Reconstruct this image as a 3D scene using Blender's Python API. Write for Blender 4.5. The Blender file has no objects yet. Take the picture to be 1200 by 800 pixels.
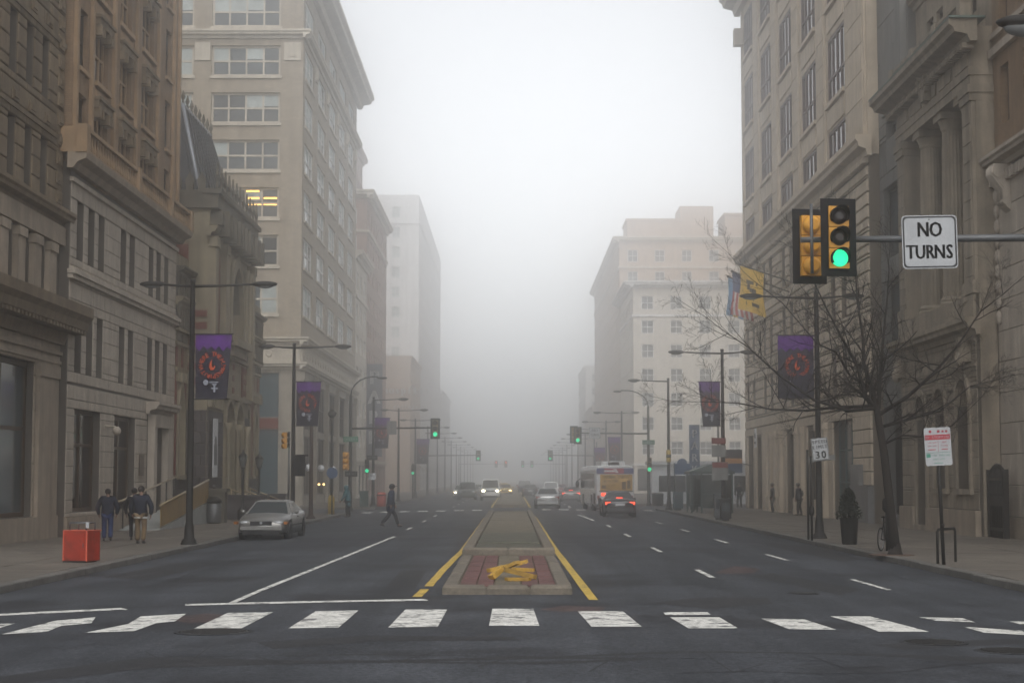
import bpy, bmesh, math, random
from mathutils import Matrix, Vector
R = math.radians
random.seed(11)
sc = bpy.context.scene
COL = sc.collection

# ---------------------------------------------------------------- camera, sky, sun, exposure
FPX, CAMH = 2000.0, 2.25                      # focal length in photo pixels (1200 wide), eye height in metres
PITCH = math.atan(160 / FPX)
cd = bpy.data.cameras.new("camera"); cam = bpy.data.objects.new("camera", cd); COL.objects.link(cam)
cam.location = (0, 0, CAMH); cam.rotation_euler = (math.pi / 2 + PITCH, 0, 0)
cd.sensor_width = 36.0; cd.lens = FPX / 1200 * 36.0; cd.clip_start = 0.1; cd.clip_end = 4000
sc.camera = cam
SUN_EL, SUN_AZ = R(46), R(176)                # azimuth measured from +Y towards +X
w = bpy.data.worlds.new("World"); sc.world = w; w.use_nodes = True
nt = w.node_tree; nt.nodes.clear()
sky = nt.nodes.new("ShaderNodeTexSky"); sky.sky_type = 'NISHITA'; sky.sun_disc = False
sky.sun_elevation = SUN_EL; sky.sun_rotation = SUN_AZ
sky.air_density = 1.0; sky.dust_density = 1.0; sky.ozone_density = 1.0
hsv = nt.nodes.new("ShaderNodeHueSaturation"); hsv.inputs["Saturation"].default_value = 0.10
bg = nt.nodes.new("ShaderNodeBackground"); bg.inputs["Strength"].default_value = 0.15
wo = nt.nodes.new("ShaderNodeOutputWorld")
nt.links.new(sky.outputs[0], hsv.inputs["Color"]); nt.links.new(hsv.outputs[0], bg.inputs["Color"]); nt.links.new(bg.outputs[0], wo.inputs["Surface"])
sd = bpy.data.lights.new("sun", 'SUN'); sun = bpy.data.objects.new("sun", sd); COL.objects.link(sun)
sd.energy = 1.2; sd.angle = R(45); sd.color = (1.0, 0.97, 0.93)
sun.rotation_euler = Vector((-math.sin(SUN_AZ) * math.cos(SUN_EL), -math.cos(SUN_AZ) * math.cos(SUN_EL), -math.sin(SUN_EL))).to_track_quat('-Z', 'Y').to_euler()
sc.view_settings.view_transform = 'Standard'; sc.view_settings.look = 'None'
sc.view_settings.exposure = 0.48; sc.view_settings.gamma = 1.0; sc.view_settings.use_curve_mapping = False
cy = sc.cycles
cy.use_denoising = True; cy.max_bounces = 6; cy.diffuse_bounces = 3; cy.glossy_bounces = 3; cy.volume_bounces = 4
cy.transmission_bounces = 3; cy.caustics_reflective = False; cy.caustics_refractive = False; cy.sample_clamp_indirect = 6
HAZE_DENSITY = 0.0053

# ---------------------------------------------------------------- photo pixel -> place
_c, _s = math.cos(PITCH), math.sin(PITCH)
def ray(px, py): return (px - 600.0, FPX * _c - (400 - py) * _s, FPX * _s + (400 - py) * _c)
def crown(x): return 0.11 * max(0.0, 1 - (x / 10.0) ** 2)
def on_z(px, py, z=0.0):
    a = ray(px, py); t = (z - CAMH) / a[2]; return (a[0] * t, a[1] * t)
def on_x(px, py, X):
    a = ray(px, py); t = X / a[0]; return (a[1] * t, CAMH + a[2] * t)
def on_y(px, py, Y):
    a = ray(px, py); t = Y / a[1]; return (a[0] * t, CAMH + a[2] * t)
def on_road(px, py):
    z = 0.05
    for _ in range(4):
        x, y = on_z(px, py, z); z = crown(x)
    return (x, y, z)

# ---------------------------------------------------------------- materials
MATS = {}
def mat(name, col, rough=0.8, var=0.18, scale=1.5, bump=0.15, bscale=30, rnd=0.0, streak=0.0, metal=0.0, emit=0.0, brick=None, spec=0.35, fine=0.0, dirt=None, grain=0.0, along=0.0):
    if name in MATS: return MATS[name]
    m = bpy.data.materials.new(name); m.use_nodes = True; MATS[name] = m
    n, l = m.node_tree.nodes, m.node_tree.links
    b = n["Principled BSDF"]; b.inputs["Roughness"].default_value = rough; b.inputs["Metallic"].default_value = metal
    b.inputs["Specular IOR Level"].default_value = spec
    geo = n.new("ShaderNodeNewGeometry"); cur = None
    def mul(a, k):
        x = n.new("ShaderNodeMix"); x.data_type = 'RGBA'; x.blend_type = 'MULTIPLY'; x.inputs[0].default_value = 1
        if hasattr(a, 'default_value'): l.new(a, x.inputs[6])
        else: x.inputs[6].default_value = a
        l.new(k, x.inputs[7]); return x.outputs[2]
    def noise(sc_, det=4, vec=None):
        t = n.new("ShaderNodeTexNoise"); t.inputs["Scale"].default_value = sc_; t.inputs["Detail"].default_value = det; t.inputs["Roughness"].default_value = 0.6
        l.new(vec or geo.outputs["Position"], t.inputs["Vector"]); return t.outputs["Fac"]
    def rng(f, lo, hi, a=0.3, z=0.7):
        r = n.new("ShaderNodeMapRange"); l.new(f, r.inputs[0]); r.inputs[1].default_value = a; r.inputs[2].default_value = z; r.inputs[3].default_value = lo; r.inputs[4].default_value = hi; return r.outputs[0]
    cur = (*col, 1.0)
    if brick:
        sp = n.new("ShaderNodeSeparateXYZ"); l.new(geo.outputs["Position"], sp.inputs[0])
        ad = n.new("ShaderNodeMath"); l.new(sp.outputs[0], ad.inputs[0]); l.new(sp.outputs[1], ad.inputs[1])
        cb = n.new("ShaderNodeCombineXYZ"); l.new(ad.outputs[0], cb.inputs[0]); l.new(sp.outputs[2], cb.inputs[1])
        br = n.new("ShaderNodeTexBrick"); l.new(cb.outputs[0], br.inputs["Vector"])
        br.inputs["Scale"].default_value = 1.0; br.inputs["Brick Width"].default_value = brick[0]; br.inputs["Row Height"].default_value = brick[1]; br.inputs["Mortar Size"].default_value = brick[2]
        br.inputs["Color1"].default_value = cur; br.inputs["Color2"].default_value = (*[c * 0.78 for c in col], 1); br.inputs["Mortar"].default_value = (*[c * 0.6 for c in col], 1)
        cur = br.outputs["Color"]
    if var: cur = mul(cur, rng(noise(scale), 1 - var, 1 + var))
    if fine: cur = mul(cur, rng(noise(16, 5), 1 - fine, 1 + fine, .35, .65))
    if grain: cur = mul(cur, rng(noise(75, 2), 1 - grain, 1 + grain, .35, .65))
    if along:
        mp = n.new("ShaderNodeMapping"); mp.inputs["Scale"].default_value = (1.1, 0.035, 1.0); l.new(geo.outputs["Position"], mp.inputs[0])
        cur = mul(cur, rng(noise(1.0, 4, mp.outputs[0]), 1 - along, 1 + along, .38, .62))
    if streak:
        mp = n.new("ShaderNodeMapping"); mp.inputs["Scale"].default_value = (2.2, 2.2, 0.16); l.new(geo.outputs["Position"], mp.inputs[0])
        cur = mul(cur, rng(noise(1.0, 5, mp.outputs[0]), 1 - streak, 1.06, 0.35, 0.62))
    if rnd:
        oi = n.new("ShaderNodeObjectInfo"); ad = n.new("ShaderNodeMath"); l.new(oi.outputs["Random"], ad.inputs[0]); l.new(geo.outputs["Random Per Island"], ad.inputs[1])
        fr = n.new("ShaderNodeMath"); fr.operation = 'FRACT'; l.new(ad.outputs[0], fr.inputs[0])
        cur = mul(cur, rng(fr.outputs[0], 1 - rnd, 1 + rnd, 0, 1))
    if dirt:                                   # worn patches of another colour, with a shape of their own
        mx = n.new("ShaderNodeMix"); mx.data_type = 'RGBA'; l.new(rng(noise(dirt[1], 6), 0, dirt[3], dirt[2], dirt[2] + 0.08), mx.inputs[0])
        if hasattr(cur, 'default_value'): l.new(cur, mx.inputs[6])
        else: mx.inputs[6].default_value = cur
        mx.inputs[7].default_value = (*dirt[0], 1); cur = mx.outputs[2]
    if hasattr(cur, 'default_value'): l.new(cur, b.inputs["Base Color"])
    else: b.inputs["Base Color"].default_value = cur
    if bump:
        bp = n.new("ShaderNodeBump"); bp.inputs["Strength"].default_value = bump; bp.inputs["Distance"].default_value = 0.02
        l.new(noise(bscale, 3), bp.inputs["Height"]); l.new(bp.outputs[0], b.inputs["Normal"])
    if emit:
        b.inputs["Emission Color"].default_value = (*col, 1); b.inputs["Emission Strength"].default_value = emit
    return m

# ---------------------------------------------------------------- mesh collecting
class MB:
    def __init__(s): s.v = []; s.f = []; s.sm = []
    def add(s, vs, fs, smooth=False):
        o = len(s.v); s.v += [tuple(p) for p in vs]; s.f += [tuple(i + o for i in q) for q in fs]; s.sm += [smooth] * len(fs); return s
    def box(s, x0, x1, y0, y1, z0, z1, M=None):
        vs = [Vector((x, y, z)) for z in (z0, z1) for y in (y0, y1) for x in (x0, x1)]
        if M is not None: vs = [M @ p for p in vs]
        return s.add(vs, [(0, 2, 3, 1), (4, 5, 7, 6), (0, 1, 5, 4), (2, 6, 7, 3), (0, 4, 6, 2), (1, 3, 7, 5)])
    def tube(s, pts, rads, n=8, cap=True):
        pts = [Vector(p) for p in pts]
        if not hasattr(rads, '__len__'): rads = [rads] * len(pts)
        vs = []; up = None
        for i, p in enumerate(pts):
            d = (pts[min(i + 1, len(pts) - 1)] - pts[max(i - 1, 0)]).normalized()
            if up is None or abs(up.dot(d)) > 0.98: up = Vector((0, 0, 1)) if abs(d.z) < 0.9 else Vector((1, 0, 0))
            a = d.cross(up).normalized(); up = a.cross(d).normalized()
            for k in range(n):
                t = 2 * math.pi * k / n; vs.append(p + (a * math.cos(t) + up * math.sin(t)) * rads[i])
        fs = [(i * n + k, i * n + (k + 1) % n, (i + 1) * n + (k + 1) % n, (i + 1) * n + k) for i in range(len(pts) - 1) for k in range(n)]
        s.add(vs, fs, True)
        if cap:
            o = len(s.v) - len(vs); m = (len(pts) - 1) * n
            s.f += [tuple(o + k for k in range(n - 1, -1, -1)), tuple(o + m + k for k in range(n))]; s.sm += [False, False]
        return s
    def lathe(s, prof, n=16, c=(0, 0, 0), M=None):
        vs = []
        for r, z in prof:
            for k in range(n):
                t = 2 * math.pi * k / n; p = Vector((c[0] + r * math.cos(t), c[1] + r * math.sin(t), c[2] + z)); vs.append(M @ p if M is not None else p)
        fs = [(i * n + k, i * n + (k + 1) % n, (i + 1) * n + (k + 1) % n, (i + 1) * n + k) for i in range(len(prof) - 1) for k in range(n)]
        s.add(vs, fs, True)
        o = len(s.v) - len(vs); m = (len(prof) - 1) * n
        s.f += [tuple(o + k for k in range(n - 1, -1, -1)), tuple(o + m + k for k in range(n))]; s.sm += [False, False]
        return s
    def ball(s, c, rx, ry, rz, n=10, m=6):
        return s.lathe([(max(1e-3, math.sin(math.pi * i / m)), -math.cos(math.pi * i / m)) for i in range(m + 1)], n, (0, 0, 0), Matrix.Translation(c) @ Matrix.Diagonal((rx, ry, rz, 1)))
    def extr(s, prof, u0, u1):                 # profile [(v, z)] run along u
        n = len(prof); vs = [(u0, v, z) for v, z in prof] + [(u1, v, z) for v, z in prof]
        return s.add(vs, [(i, (i + 1) % n, n + (i + 1) % n, n + i) for i in range(n)] + [tuple(range(n - 1, -1, -1)), tuple(range(n, 2 * n))])
    def plate(s, poly, v0, v1):                # polygon [(u, z)] given thickness in v
        n = len(poly); vs = [(u, v0, z) for u, z in poly] + [(u, v1, z) for u, z in poly]
        return s.add(vs, [(i, (i + 1) % n, n + (i + 1) % n, n + i) for i in range(n)] + [tuple(range(n - 1, -1, -1)), tuple(range(n, 2 * n))])
    def mesh(s, name, m=None):
        me = bpy.data.meshes.new(name); me.from_pydata(s.v, [], s.f); me.update()
        if any(s.sm): me.polygons.foreach_set("use_smooth", s.sm)
        if m is not None: me.materials.append(m)
        bm = bmesh.new(); bm.from_mesh(me); bmesh.ops.recalc_face_normals(bm, faces=bm.faces); bm.to_mesh(me); bm.free()
        return me
    def build(s, name, m, parent=None, loc=(0, 0, 0), rot=(0, 0, 0)): return link(name, s.mesh(name, m), parent, loc, rot)
def link(name, data, parent=None, loc=(0, 0, 0), rot=(0, 0, 0)):
    o = bpy.data.objects.new(name, data); COL.objects.link(o); o.location = loc; o.rotation_euler = rot
    if parent is not None: o.parent = parent
    return o
def tag(o, label=None, cat=None, group=None, kind=None):
    for k, v in (("label", label), ("category", cat), ("group", group), ("kind", kind)):
        if v: o[k] = v
    return o
def thing(name, label, cat, loc=(0, 0, 0), rz=0.0, group=None):
    return tag(link(name, None, None, loc, (0, 0, rz)), label, cat, group)
def copy_tree(o, parent=None):
    c = o.copy(); COL.objects.link(c)
    if parent is not None: c.parent = parent
    for ch in list(o.children): copy_tree(ch, c)
    return c
CACHE = {}
def cached(key, fn):
    if key not in CACHE: CACHE[key] = fn()
    return CACHE[key]

# ---------------------------------------------------------------- lettering
WORKBENCH = []
def baked(o):                                    # evaluate one object on its own, away from the big scene
    if not WORKBENCH: WORKBENCH.append(bpy.data.scenes.new("workbench"))
    s2 = WORKBENCH[0]; s2.collection.objects.link(o); vl = s2.view_layers[0]; vl.update()
    return bpy.data.meshes.new_from_object(o.evaluated_get(vl.depsgraph))
def glyph(ch):
    def mk():
        cu = bpy.data.curves.new("glyph", 'FONT'); cu.body = ch; cu.align_x = 'CENTER'; cu.resolution_u = 2
        o = bpy.data.objects.new("glyph", cu); me = baked(o)
        vs = [v.co.copy() for v in me.vertices]; fs = [tuple(p.vertices) for p in me.polygons]
        bpy.data.objects.remove(o); bpy.data.meshes.remove(me); bpy.data.curves.remove(cu)
        return vs, fs
    return cached(('glyph', ch), mk)
def text(mb, s_, u, z, h, v=0.0, adv=0.72, narrow=0.9, bold=0.0):      # letters standing in the u-z plane, centred on u, baseline z
    n = len(s_); h = h / 0.7
    for i, ch in enumerate(s_):
        if ch == ' ': continue
        vs, fs = glyph(ch); cx = u + (i - (n - 1) / 2) * adv * h * narrow
        mb.add([(cx + p.x * h * narrow, v, z + p.y * h) for p in vs], fs)
        if bold:
            for du in (-bold, bold): mb.add([(cx + p.x * h * narrow + du, v, z + p.y * h) for p in vs], fs)
    return mb
def text_arc(mb, s_, u, z, rad, h, a0, a1, v=0.0):
    n = len(s_); h = h / 0.7
    for i, ch in enumerate(s_):
        if ch == ' ': continue
        a = R(a0 + (a1 - a0) * i / (n - 1)); vs, fs = glyph(ch); ca, sa = math.sin(a), math.cos(a)
        mb.add([(u + (rad + p.y * h) * ca + p.x * h * sa, v, z + (rad + p.y * h) * sa - p.x * h * ca) for p in vs], fs)
    return mb
# ---------------------------------------------------------------- palette
ASPH = mat("asphalt", (0.038, 0.041, 0.047), 0.82, var=0.30, scale=0.35, bump=0.5, bscale=30, fine=0.45, dirt=((0.019, 0.019, 0.021), 0.22, 0.53, 0.75), spec=0.2, grain=.4, along=.2)
PATCH = mat("asphalt_patch", (0.020, 0.020, 0.022), 0.9, var=0.2, scale=2, bump=0.5, bscale=55, fine=0.3)
REDWORN = mat("worn_red_asphalt", (0.050, 0.031, 0.029), 0.8, var=0.5, scale=4, bump=0.4, bscale=55, fine=0.3)
WHITEP = mat("white_road_paint", (0.58, 0.57, 0.53), 0.7, var=0.22, scale=3, bump=0.3, bscale=50, fine=0.2, dirt=((0.07, 0.07, 0.072), 5.0, 0.53, 0.9), grain=.15)
YELP = mat("yellow_road_paint", (0.46, 0.31, 0.045), 0.7, var=0.2, scale=3, bump=0.3, bscale=50, fine=0.2, dirt=((0.07, 0.065, 0.05), 5.0, 0.57, 0.8), grain=.15)
SLAB = mat("pavement_concrete", (0.102, 0.088, 0.072), 0.9, var=0.25, scale=0.6, bump=0.3, bscale=40, rnd=0.10, fine=0.18, dirt=((0.055, 0.048, 0.040), 0.55, 0.585, 0.65))
KERB = mat("kerb_granite", (0.10, 0.094, 0.085), 0.8, var=0.3, scale=1.2, bump=0.4, bscale=25, rnd=0.12, fine=0.2, dirt=((0.05, 0.047, 0.042), 1.5, 0.56, 0.6))
MEDK = mat("median_kerb_stone", (0.125, 0.107, 0.083), 0.88, var=0.3, scale=2.0, bump=0.5, bscale=20, rnd=0.10, fine=0.2, dirt=((0.07, 0.063, 0.05), 2.0, 0.57, 0.6))
MEDC = mat("median_concrete", (0.118, 0.098, 0.068), 0.85, var=0.3, scale=2.0, bump=0.5, bscale=20, rnd=0.12, fine=0.25, dirt=((0.075, 0.078, 0.05), 1.6, 0.56, 0.6))
MEDG = mat("mossy_concrete", (0.070, 0.068, 0.050), 0.9, var=0.35, scale=2.5, bump=0.6, bscale=18, rnd=0.15, fine=0.3, dirt=((0.040, 0.045, 0.028), 1.8, 0.54, 0.7))
REDT = mat("red_paver", (0.105, 0.047, 0.043), 0.85, var=0.35, scale=4, bump=0.3, bscale=30, rnd=0.14, fine=0.2)
GROUND = mat("ground_earth", (0.09, 0.088, 0.082), 0.9)
IRON = mat("cast_iron", (0.020, 0.019, 0.018), 0.55, var=0.3, scale=5, bump=0.4, bscale=30, metal=0.3)

# ---------------------------------------------------------------- ground, road
tag(MB().box(-240, 240, -100, 1050, -0.3, -0.06).build("ground", GROUND), kind="structure")
def road_sheet(y0, y1, step):
    mb = MB(); xs = [-10.4 + 20.8 * i / 26 for i in range(27)]; ys = []
    y = y0
    while y < y1: ys.append(y); y += step
    ys.append(y1)
    vs = [(x, y, crown(x)) for y in ys for x in xs]; n = len(xs)
    mb.add(vs, [(j * n + i, j * n + i + 1, (j + 1) * n + i + 1, (j + 1) * n + i) for j in range(len(ys) - 1) for i in range(n - 1)], True)
    return mb
tag(road_sheet(-90, 1000, 30).build("road", ASPH), kind="structure")
tag(MB().box(-200, -10.4, 104.5, 124.5, -0.04, 0.0).box(10.4, 200, 121.0, 138.5, -0.04, 0.0).box(-200, -10.4, -10, 25, -0.04, 0.0).box(10.4, 200, -10, 25, -0.04, 0.0)
    .build("side_street", ASPH), kind="structure")

# ---------------------------------------------------------------- pavements: slabs and kerb stones one by one
def slab_mesh(wx, wy, t, c, m):
    def mk():
        mb = MB(); a, b = wx / 2, wy / 2
        vs = [(-a, -b, 0), (a, -b, 0), (a, b, 0), (-a, b, 0), (-a, -b, t - c), (a, -b, t - c), (a, b, t - c), (-a, b, t - c), (-a + c, -b + c, t), (a - c, -b + c, t), (a - c, b - c, t), (-a + c, b - c, t)]
        mb.add(vs, [(i, (i + 1) % 4, 4 + (i + 1) % 4, 4 + i) for i in range(4)] + [(4 + i, 4 + (i + 1) % 4, 8 + (i + 1) % 4, 8 + i) for i in range(4)] + [(8, 9, 10, 11)])
        return mb.mesh("slab", m)
    return cached(('slab', round(wx, 3), round(wy, 3), round(t, 3), m.name), mk)
def pavement(name, sx, y0, y1, ystop, xk, xb):
    base = MB().box(min(sx * (xk + .32), sx * xb), max(sx * (xk + .32), sx * xb), y0, y1, -0.05, 0.10)
    if ystop < y1: base.box(min(sx * (xk + .33), sx * xb), max(sx * (xk + .33), sx * xb), ystop, y1 - 0.01, 0.09, 0.158)
    p = tag(base.build(name, GROUND if ystop == y1 else SLAB), kind="structure")
    nx = 4; wx = (xb - xk - 0.34) / nx; wy = 1.52; ny = int((ystop - y0) / wy)
    for j in range(ny):
        for i in range(nx):
            o = link("slab", slab_mesh(wx - 0.03, wy - 0.03, 0.06, 0.008, SLAB), p, (sx * (xk + 0.34 + wx * (i + .5)), y0 + wy * (j + .5), 0.095 + random.uniform(-.006, .006)))
            o.rotation_euler = (random.uniform(-.003, .003), random.uniform(-.003, .003), 0)
    yk = y0; kl = 2.44
    while yk < ystop - 0.5:
        o = link("kerb_stone", slab_mesh(0.31, kl - 0.02, 0.26, 0.02, KERB), p, (sx * (xk + .16), yk + kl / 2, -0.10 + random.uniform(-.008, .008)))
        o.rotation_euler = (0, random.uniform(-.012, .012), random.uniform(-.003, .003)); yk += kl
    if ystop < y1: tag(MB().box(min(sx * xk, sx * (xk + .31)), max(sx * xk, sx * (xk + .31)), yk, y1, -0.05, 0.155).build("far_kerb", KERB, p), kind="stuff")
    return p
pavement("pavement", -1, 25.5, 104.2, 104.2, 9.95, 17.6)
pavement("pavement", 1, 25.5, 120.8, 120.8, 10.1, 18.4)
pavement("pavement", -1, 124.8, 700, 135.0, 9.95, 17.6)
pavement("pavement", 1, 138.8, 700, 140.0, 10.1, 18.4)

# ---------------------------------------------------------------- median
med = tag(MB().box(-1.10, 0.95, 32.0, 97.0, -0.05, 0.22).build("median", MEDC), kind="structure")
def stone(parent, x0, x1, y0, y1, z0, z1, m, name="kerb_stone", c=0.025):
    return link(name, slab_mesh(x1 - x0 - 0.015, y1 - y0 - 0.015, z1 - z0, c, m), parent, ((x0 + x1) / 2, (y0 + y1) / 2, z0 + random.uniform(-.008, .008)), (random.uniform(-.006, .006), random.uniform(-.01, .01), random.uniform(-.004, .004)))
for x0, x1 in ((-1.30, -0.48), (-0.48, 0.33), (0.33, 1.12)): stone(med, x0, x1, 31.75, 32.25, -0.03, 0.27, MEDK, c=0.05)       # nose
y = 32.25
while y < 44.5:
    for x0 in (-1.30, 0.83): stone(med, x0, x0 + 0.29, y, min(y + 2.05, 44.6), -0.03, 0.27, MEDK)
    y += 2.05
for j in range(13):                                                                                                            # red pavers either side of a concrete strip
    for xx in (-0.99, -0.66, 0.18, 0.51):
        stone(med, xx, xx + 0.32, 32.28 + j * 0.94, 32.28 + (j + 1) * 0.94, 0.20, 0.262, REDT, "paver", 0.01)
for j in range(4): stone(med, -0.33, 0.17, 32.28 + j * 3.05, 32.28 + (j + 1) * 3.05, 0.20, 0.258, MEDC, "slab", 0.01)
for x0, x1 in ((-1.30, -0.1), (-0.1, 1.12)): stone(med, x0, x1, 44.6, 45.05, -0.03, 0.44, MEDK, c=0.05)                        # the raised part
y = 45.05
while y < 96.5:
    for x0 in (-1.30, 0.83): stone(med, x0, x0 + 0.29, y, min(y + 3.0, 97.2), -0.03, 0.44, MEDK)
    y += 3.0
y = 45.05; k = 0
while y < 96.5:
    stone(med, -1.00, 0.82, y, min(y + 4.3, 97), 0.20, 0.40 + 0.01 * (k % 2), MEDG if k < 3 else MEDC, "slab", 0.02); y += 4.3; k += 1
med2 = tag(MB().box(-1.02, 0.84, 125.2, 420, -0.05, 0.33).build("median", MEDC), kind="structure")
stone(med2, -1.30, 1.12, 124.8, 125.2, -0.03, 0.36, MEDK)
y = 125.2
while y < 200:
    for x0 in (-1.30, 0.83): stone(med2, x0, x0 + 0.29, y, y + 5, -0.03, 0.38, MEDK)
    y += 5
tag(MB().box(-1.3, -1.01, 200.2, 420, -.03, .35).box(.83, 1.12, 200.2, 420, -.03, .35).build("far_kerb", MEDK, med2), kind="stuff")

# ---------------------------------------------------------------- painted markings, each a sheet on the cambered road
def marking(name, pts, m, lift=0.005):
    mb = MB(); mb.add([(x, y, crown(x) + lift) for x, y in pts], [tuple(range(len(pts)))])
    return tag(mb.build(name, m), kind="structure")
def px_marking(name, pxs, m, lift=0.005): return marking(name, [on_road(*q)[:2] for q in pxs], m, lift)
def line(name, pts, wd, m, n=1, lift=0.005):                  # a strip along a polyline on the road
    P = []
    for (a, b) in zip(pts[:-1], pts[1:]):
        for k in range(n): P.append((a[0] + (b[0] - a[0]) * k / n, a[1] + (b[1] - a[1]) * k / n))
    P.append(pts[-1]); vs = []
    for i, p in enumerate(P):
        a, b = P[max(i - 1, 0)], P[min(i + 1, len(P) - 1)]; dx, dy = b[0] - a[0], b[1] - a[1]; L = math.hypot(dx, dy)
        for sgn in (1, -1):
            jx = wd / 2 * (1 + random.uniform(-.10, .10)); x = p[0] - dy / L * jx * sgn; y = p[1] + dx / L * jx * sgn; vs.append((x, y, crown(x) + lift))
    mb = MB(); mb.add(vs, [(2 * i, 2 * i + 1, 2 * i + 3, 2 * i + 2) for i in range(len(P) - 1)])
    return tag(mb.build(name, m), kind="structure")
for q in ([(-25, 738), (-5, 737), (18, 730), (-5, 731)], [(2, 743), (55, 740), (72, 733), (107, 730), (112, 723), (65, 727)], [(98, 741.5), (158, 739), (183, 730), (205, 728), (218, 719), (165, 722), (150, 731)],
          [(227, 736.5), (283, 736), (320, 717), (267, 718)], [(338, 736), (397, 735), (420, 715), (370, 716)], [(455, 735), (513, 734), (524, 714), (475, 714)], [(573, 733), (632, 733), (625, 713), (577, 713)],
          [(693, 734), (752, 734), (730, 716), (677, 716)], [(807, 736), (865, 736), (843, 723), (785, 723)], [(780, 720.5), (833, 720), (829, 717), (777, 717)], [(925, 737), (980, 737.6), (943, 725.6), (892, 724.6)],
          [(1030, 740), (1089, 740), (1020, 722), (973, 722), (1013, 733)], [(1077, 723), (1128, 724), (1143, 729), (1097, 727)], [(1153, 741), (1205, 744), (1198, 739), (1128, 734)], [(1183, 728), (1215, 728), (1225, 731), (1195, 731)]):
    px_marking("crosswalk_stripe", q, WHITEP)
def pxline(name, pxs, wd, m, n=6): return line(name, [on_road(*q)[:2] for q in pxs], wd, m, n)
pxline("stop_line", [(217, 708.5), (500, 702.5)], 0.42, WHITEP, 8)
pxline("stop_line", [(-20, 721), (146, 713)], 0.42, WHITEP, 5)
pxline("lane_line", [(272, 706), (304, 692), (462, 628.5)], 0.13, WHITEP, 10)
for y in (72, 84.5, 97): line("lane_dash", [(-4.42, y), (-4.42, y + 3.6)], 0.13, WHITEP)
for y in (34.0, 46.2, 58.4, 70.6, 82.8): line("lane_dash", [(7.45 - (y - 34) * 0.004, y), (7.42 - (y - 34) * 0.004, y + 3.5)], 0.13, WHITEP)
for y in (37.5, 50.5, 63.5, 76.0): line("lane_dash", [(4.38, y), (4.38, y + 3.3)], 0.13, WHITEP)
line("lane_line", [(4.2, 88), (3.9, 101)], 0.15, WHITEP, 4)
for y in (128, 140, 152, 164, 176, 188):
    for x in (-4.4, 4.35, 7.35): line("lane_dash", [(x, y), (x, y + 3.3)], 0.14, WHITEP)
line("yellow_line", [(-1.66, 34.2), (-1.62, 40), (-1.46, 52), (-1.45, 75), (-1.45, 92), (-1.32, 97.5)], 0.17, YELP, 6)
line("yellow_line", [(-1.72, 31.2), (-1.68, 33.3)], 0.17, YELP, 2)
line("yellow_line", [(1.44, 30.4), (1.30, 52), (1.28, 75), (1.28, 92), (1.2, 98)], 0.17, YELP, 6)
line("yellow_line", [(-1.5, 126), (-1.5, 260)], 0.15, YELP, 10); line("yellow_line", [(1.34, 126), (1.34, 260)], 0.15, YELP, 10)
for k in range(-8, 9):
    if abs(k) > 1:
        x = k * 1.18; y = 110.2 + (x + 9.5) * 0.50 if x < 0 else 115.5 + x * .2
        marking("crosswalk_stripe", [(x - .32, y), (x + .32, y), (x + .32, y + 2.8), (x - .32, y + 2.8)], WHITEP)
# worn and patched asphalt
def patch(name, pxs, m, lift=0.0025): return px_marking(name, pxs, m, lift)
patch("asphalt_patch", [(190, 724), (240, 718.5), (262, 719.5), (268, 727), (222, 730)], REDWORN)
patch("asphalt_patch", [(632, 714), (660, 709.5), (710, 711), (705, 715.5), (660, 716.5)], REDWORN)
patch("asphalt_patch", [(836, 671), (860, 663), (890, 666), (884, 671), (858, 672)], REDWORN)
patch("asphalt_patch", [(0, 792), (170, 770), (420, 766), (640, 769), (800, 762), (1010, 765), (1200, 771), (1200, 777), (1000, 774), (800, 771), (640, 778), (430, 776), (180, 782), (0, 803)], PATCH)
patch("asphalt_patch", [(300, 752), (430, 744), (600, 746), (610, 750), (440, 751), (320, 760)], PATCH)
patch("asphalt_patch", [(760, 706), (820, 700), (900, 700), (905, 707), (830, 713)], PATCH)
patch("asphalt_patch", [(880, 634), (960, 640), (1010, 655), (990, 658), (930, 646)], PATCH)
patch("asphalt_patch", [(120, 676), (205, 660), (250, 661), (175, 679)], PATCH)
patch("asphalt_patch", [(470, 668), (500, 668), (486, 690), (450, 690)], PATCH)
patch("asphalt_patch", [(905, 671), (1010, 690), (985, 697), (880, 675)], PATCH)
patch("asphalt_patch", [(1020, 755), (1180, 748), (1230, 752), (1060, 761)], PATCH)
# narrow tar-filled cracks
def crack(pxs, wd=0.035): return line("road_crack", [on_road(*q)[:2] for q in pxs], wd, PATCH, 3, 0.0035)
crack([(800, 788), (880, 786), (960, 789), (1030, 788), (1065, 786), (1080, 783), (1120, 778), (1190, 774)], 0.05)
crack([(838, 696), (850, 699), (862, 706)]); crack([(850, 711), (880, 712), (930, 709)], 0.04); crack([(150, 712), (205, 709), (240, 710)], 0.12)
crack([(20, 716), (75, 712)], 0.1); crack([(520, 716), (600, 707), (760, 708), (840, 705)], 0.05); crack([(0, 742), (38, 745)], 0.3)
crack([(600, 733), (606, 729), (605, 725)], 0.04); crack([(210, 723), (250, 722), (300, 723)], 0.06)
crack([(890, 655), (940, 664), (1000, 668)], 0.03); crack([(700, 640), (740, 637)], 0.1); crack([(800, 732), (826, 721), (858, 723)], 0.07)
for xs_, y0_, y1_ in ((-7.4, 34, 60), (2.9, 36, 90), (-3.0, 38, 85), (5.9, 33, 70), (8.8, 34, 80)):
    line("road_crack", [(xs_ + .12 * math.sin(k * 1.7 + xs_), y0_ + (y1_ - y0_) * k / 14) for k in range(15)], .03, PATCH, 2, .0035)
for k in range(9): crack([(40 + 130 * k, 757 + (k * 37) % 31), (80 + 130 * k, 760 + (k * 53) % 29), (118 + 130 * k, 752 + (k * 41) % 37)], .025)
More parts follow.
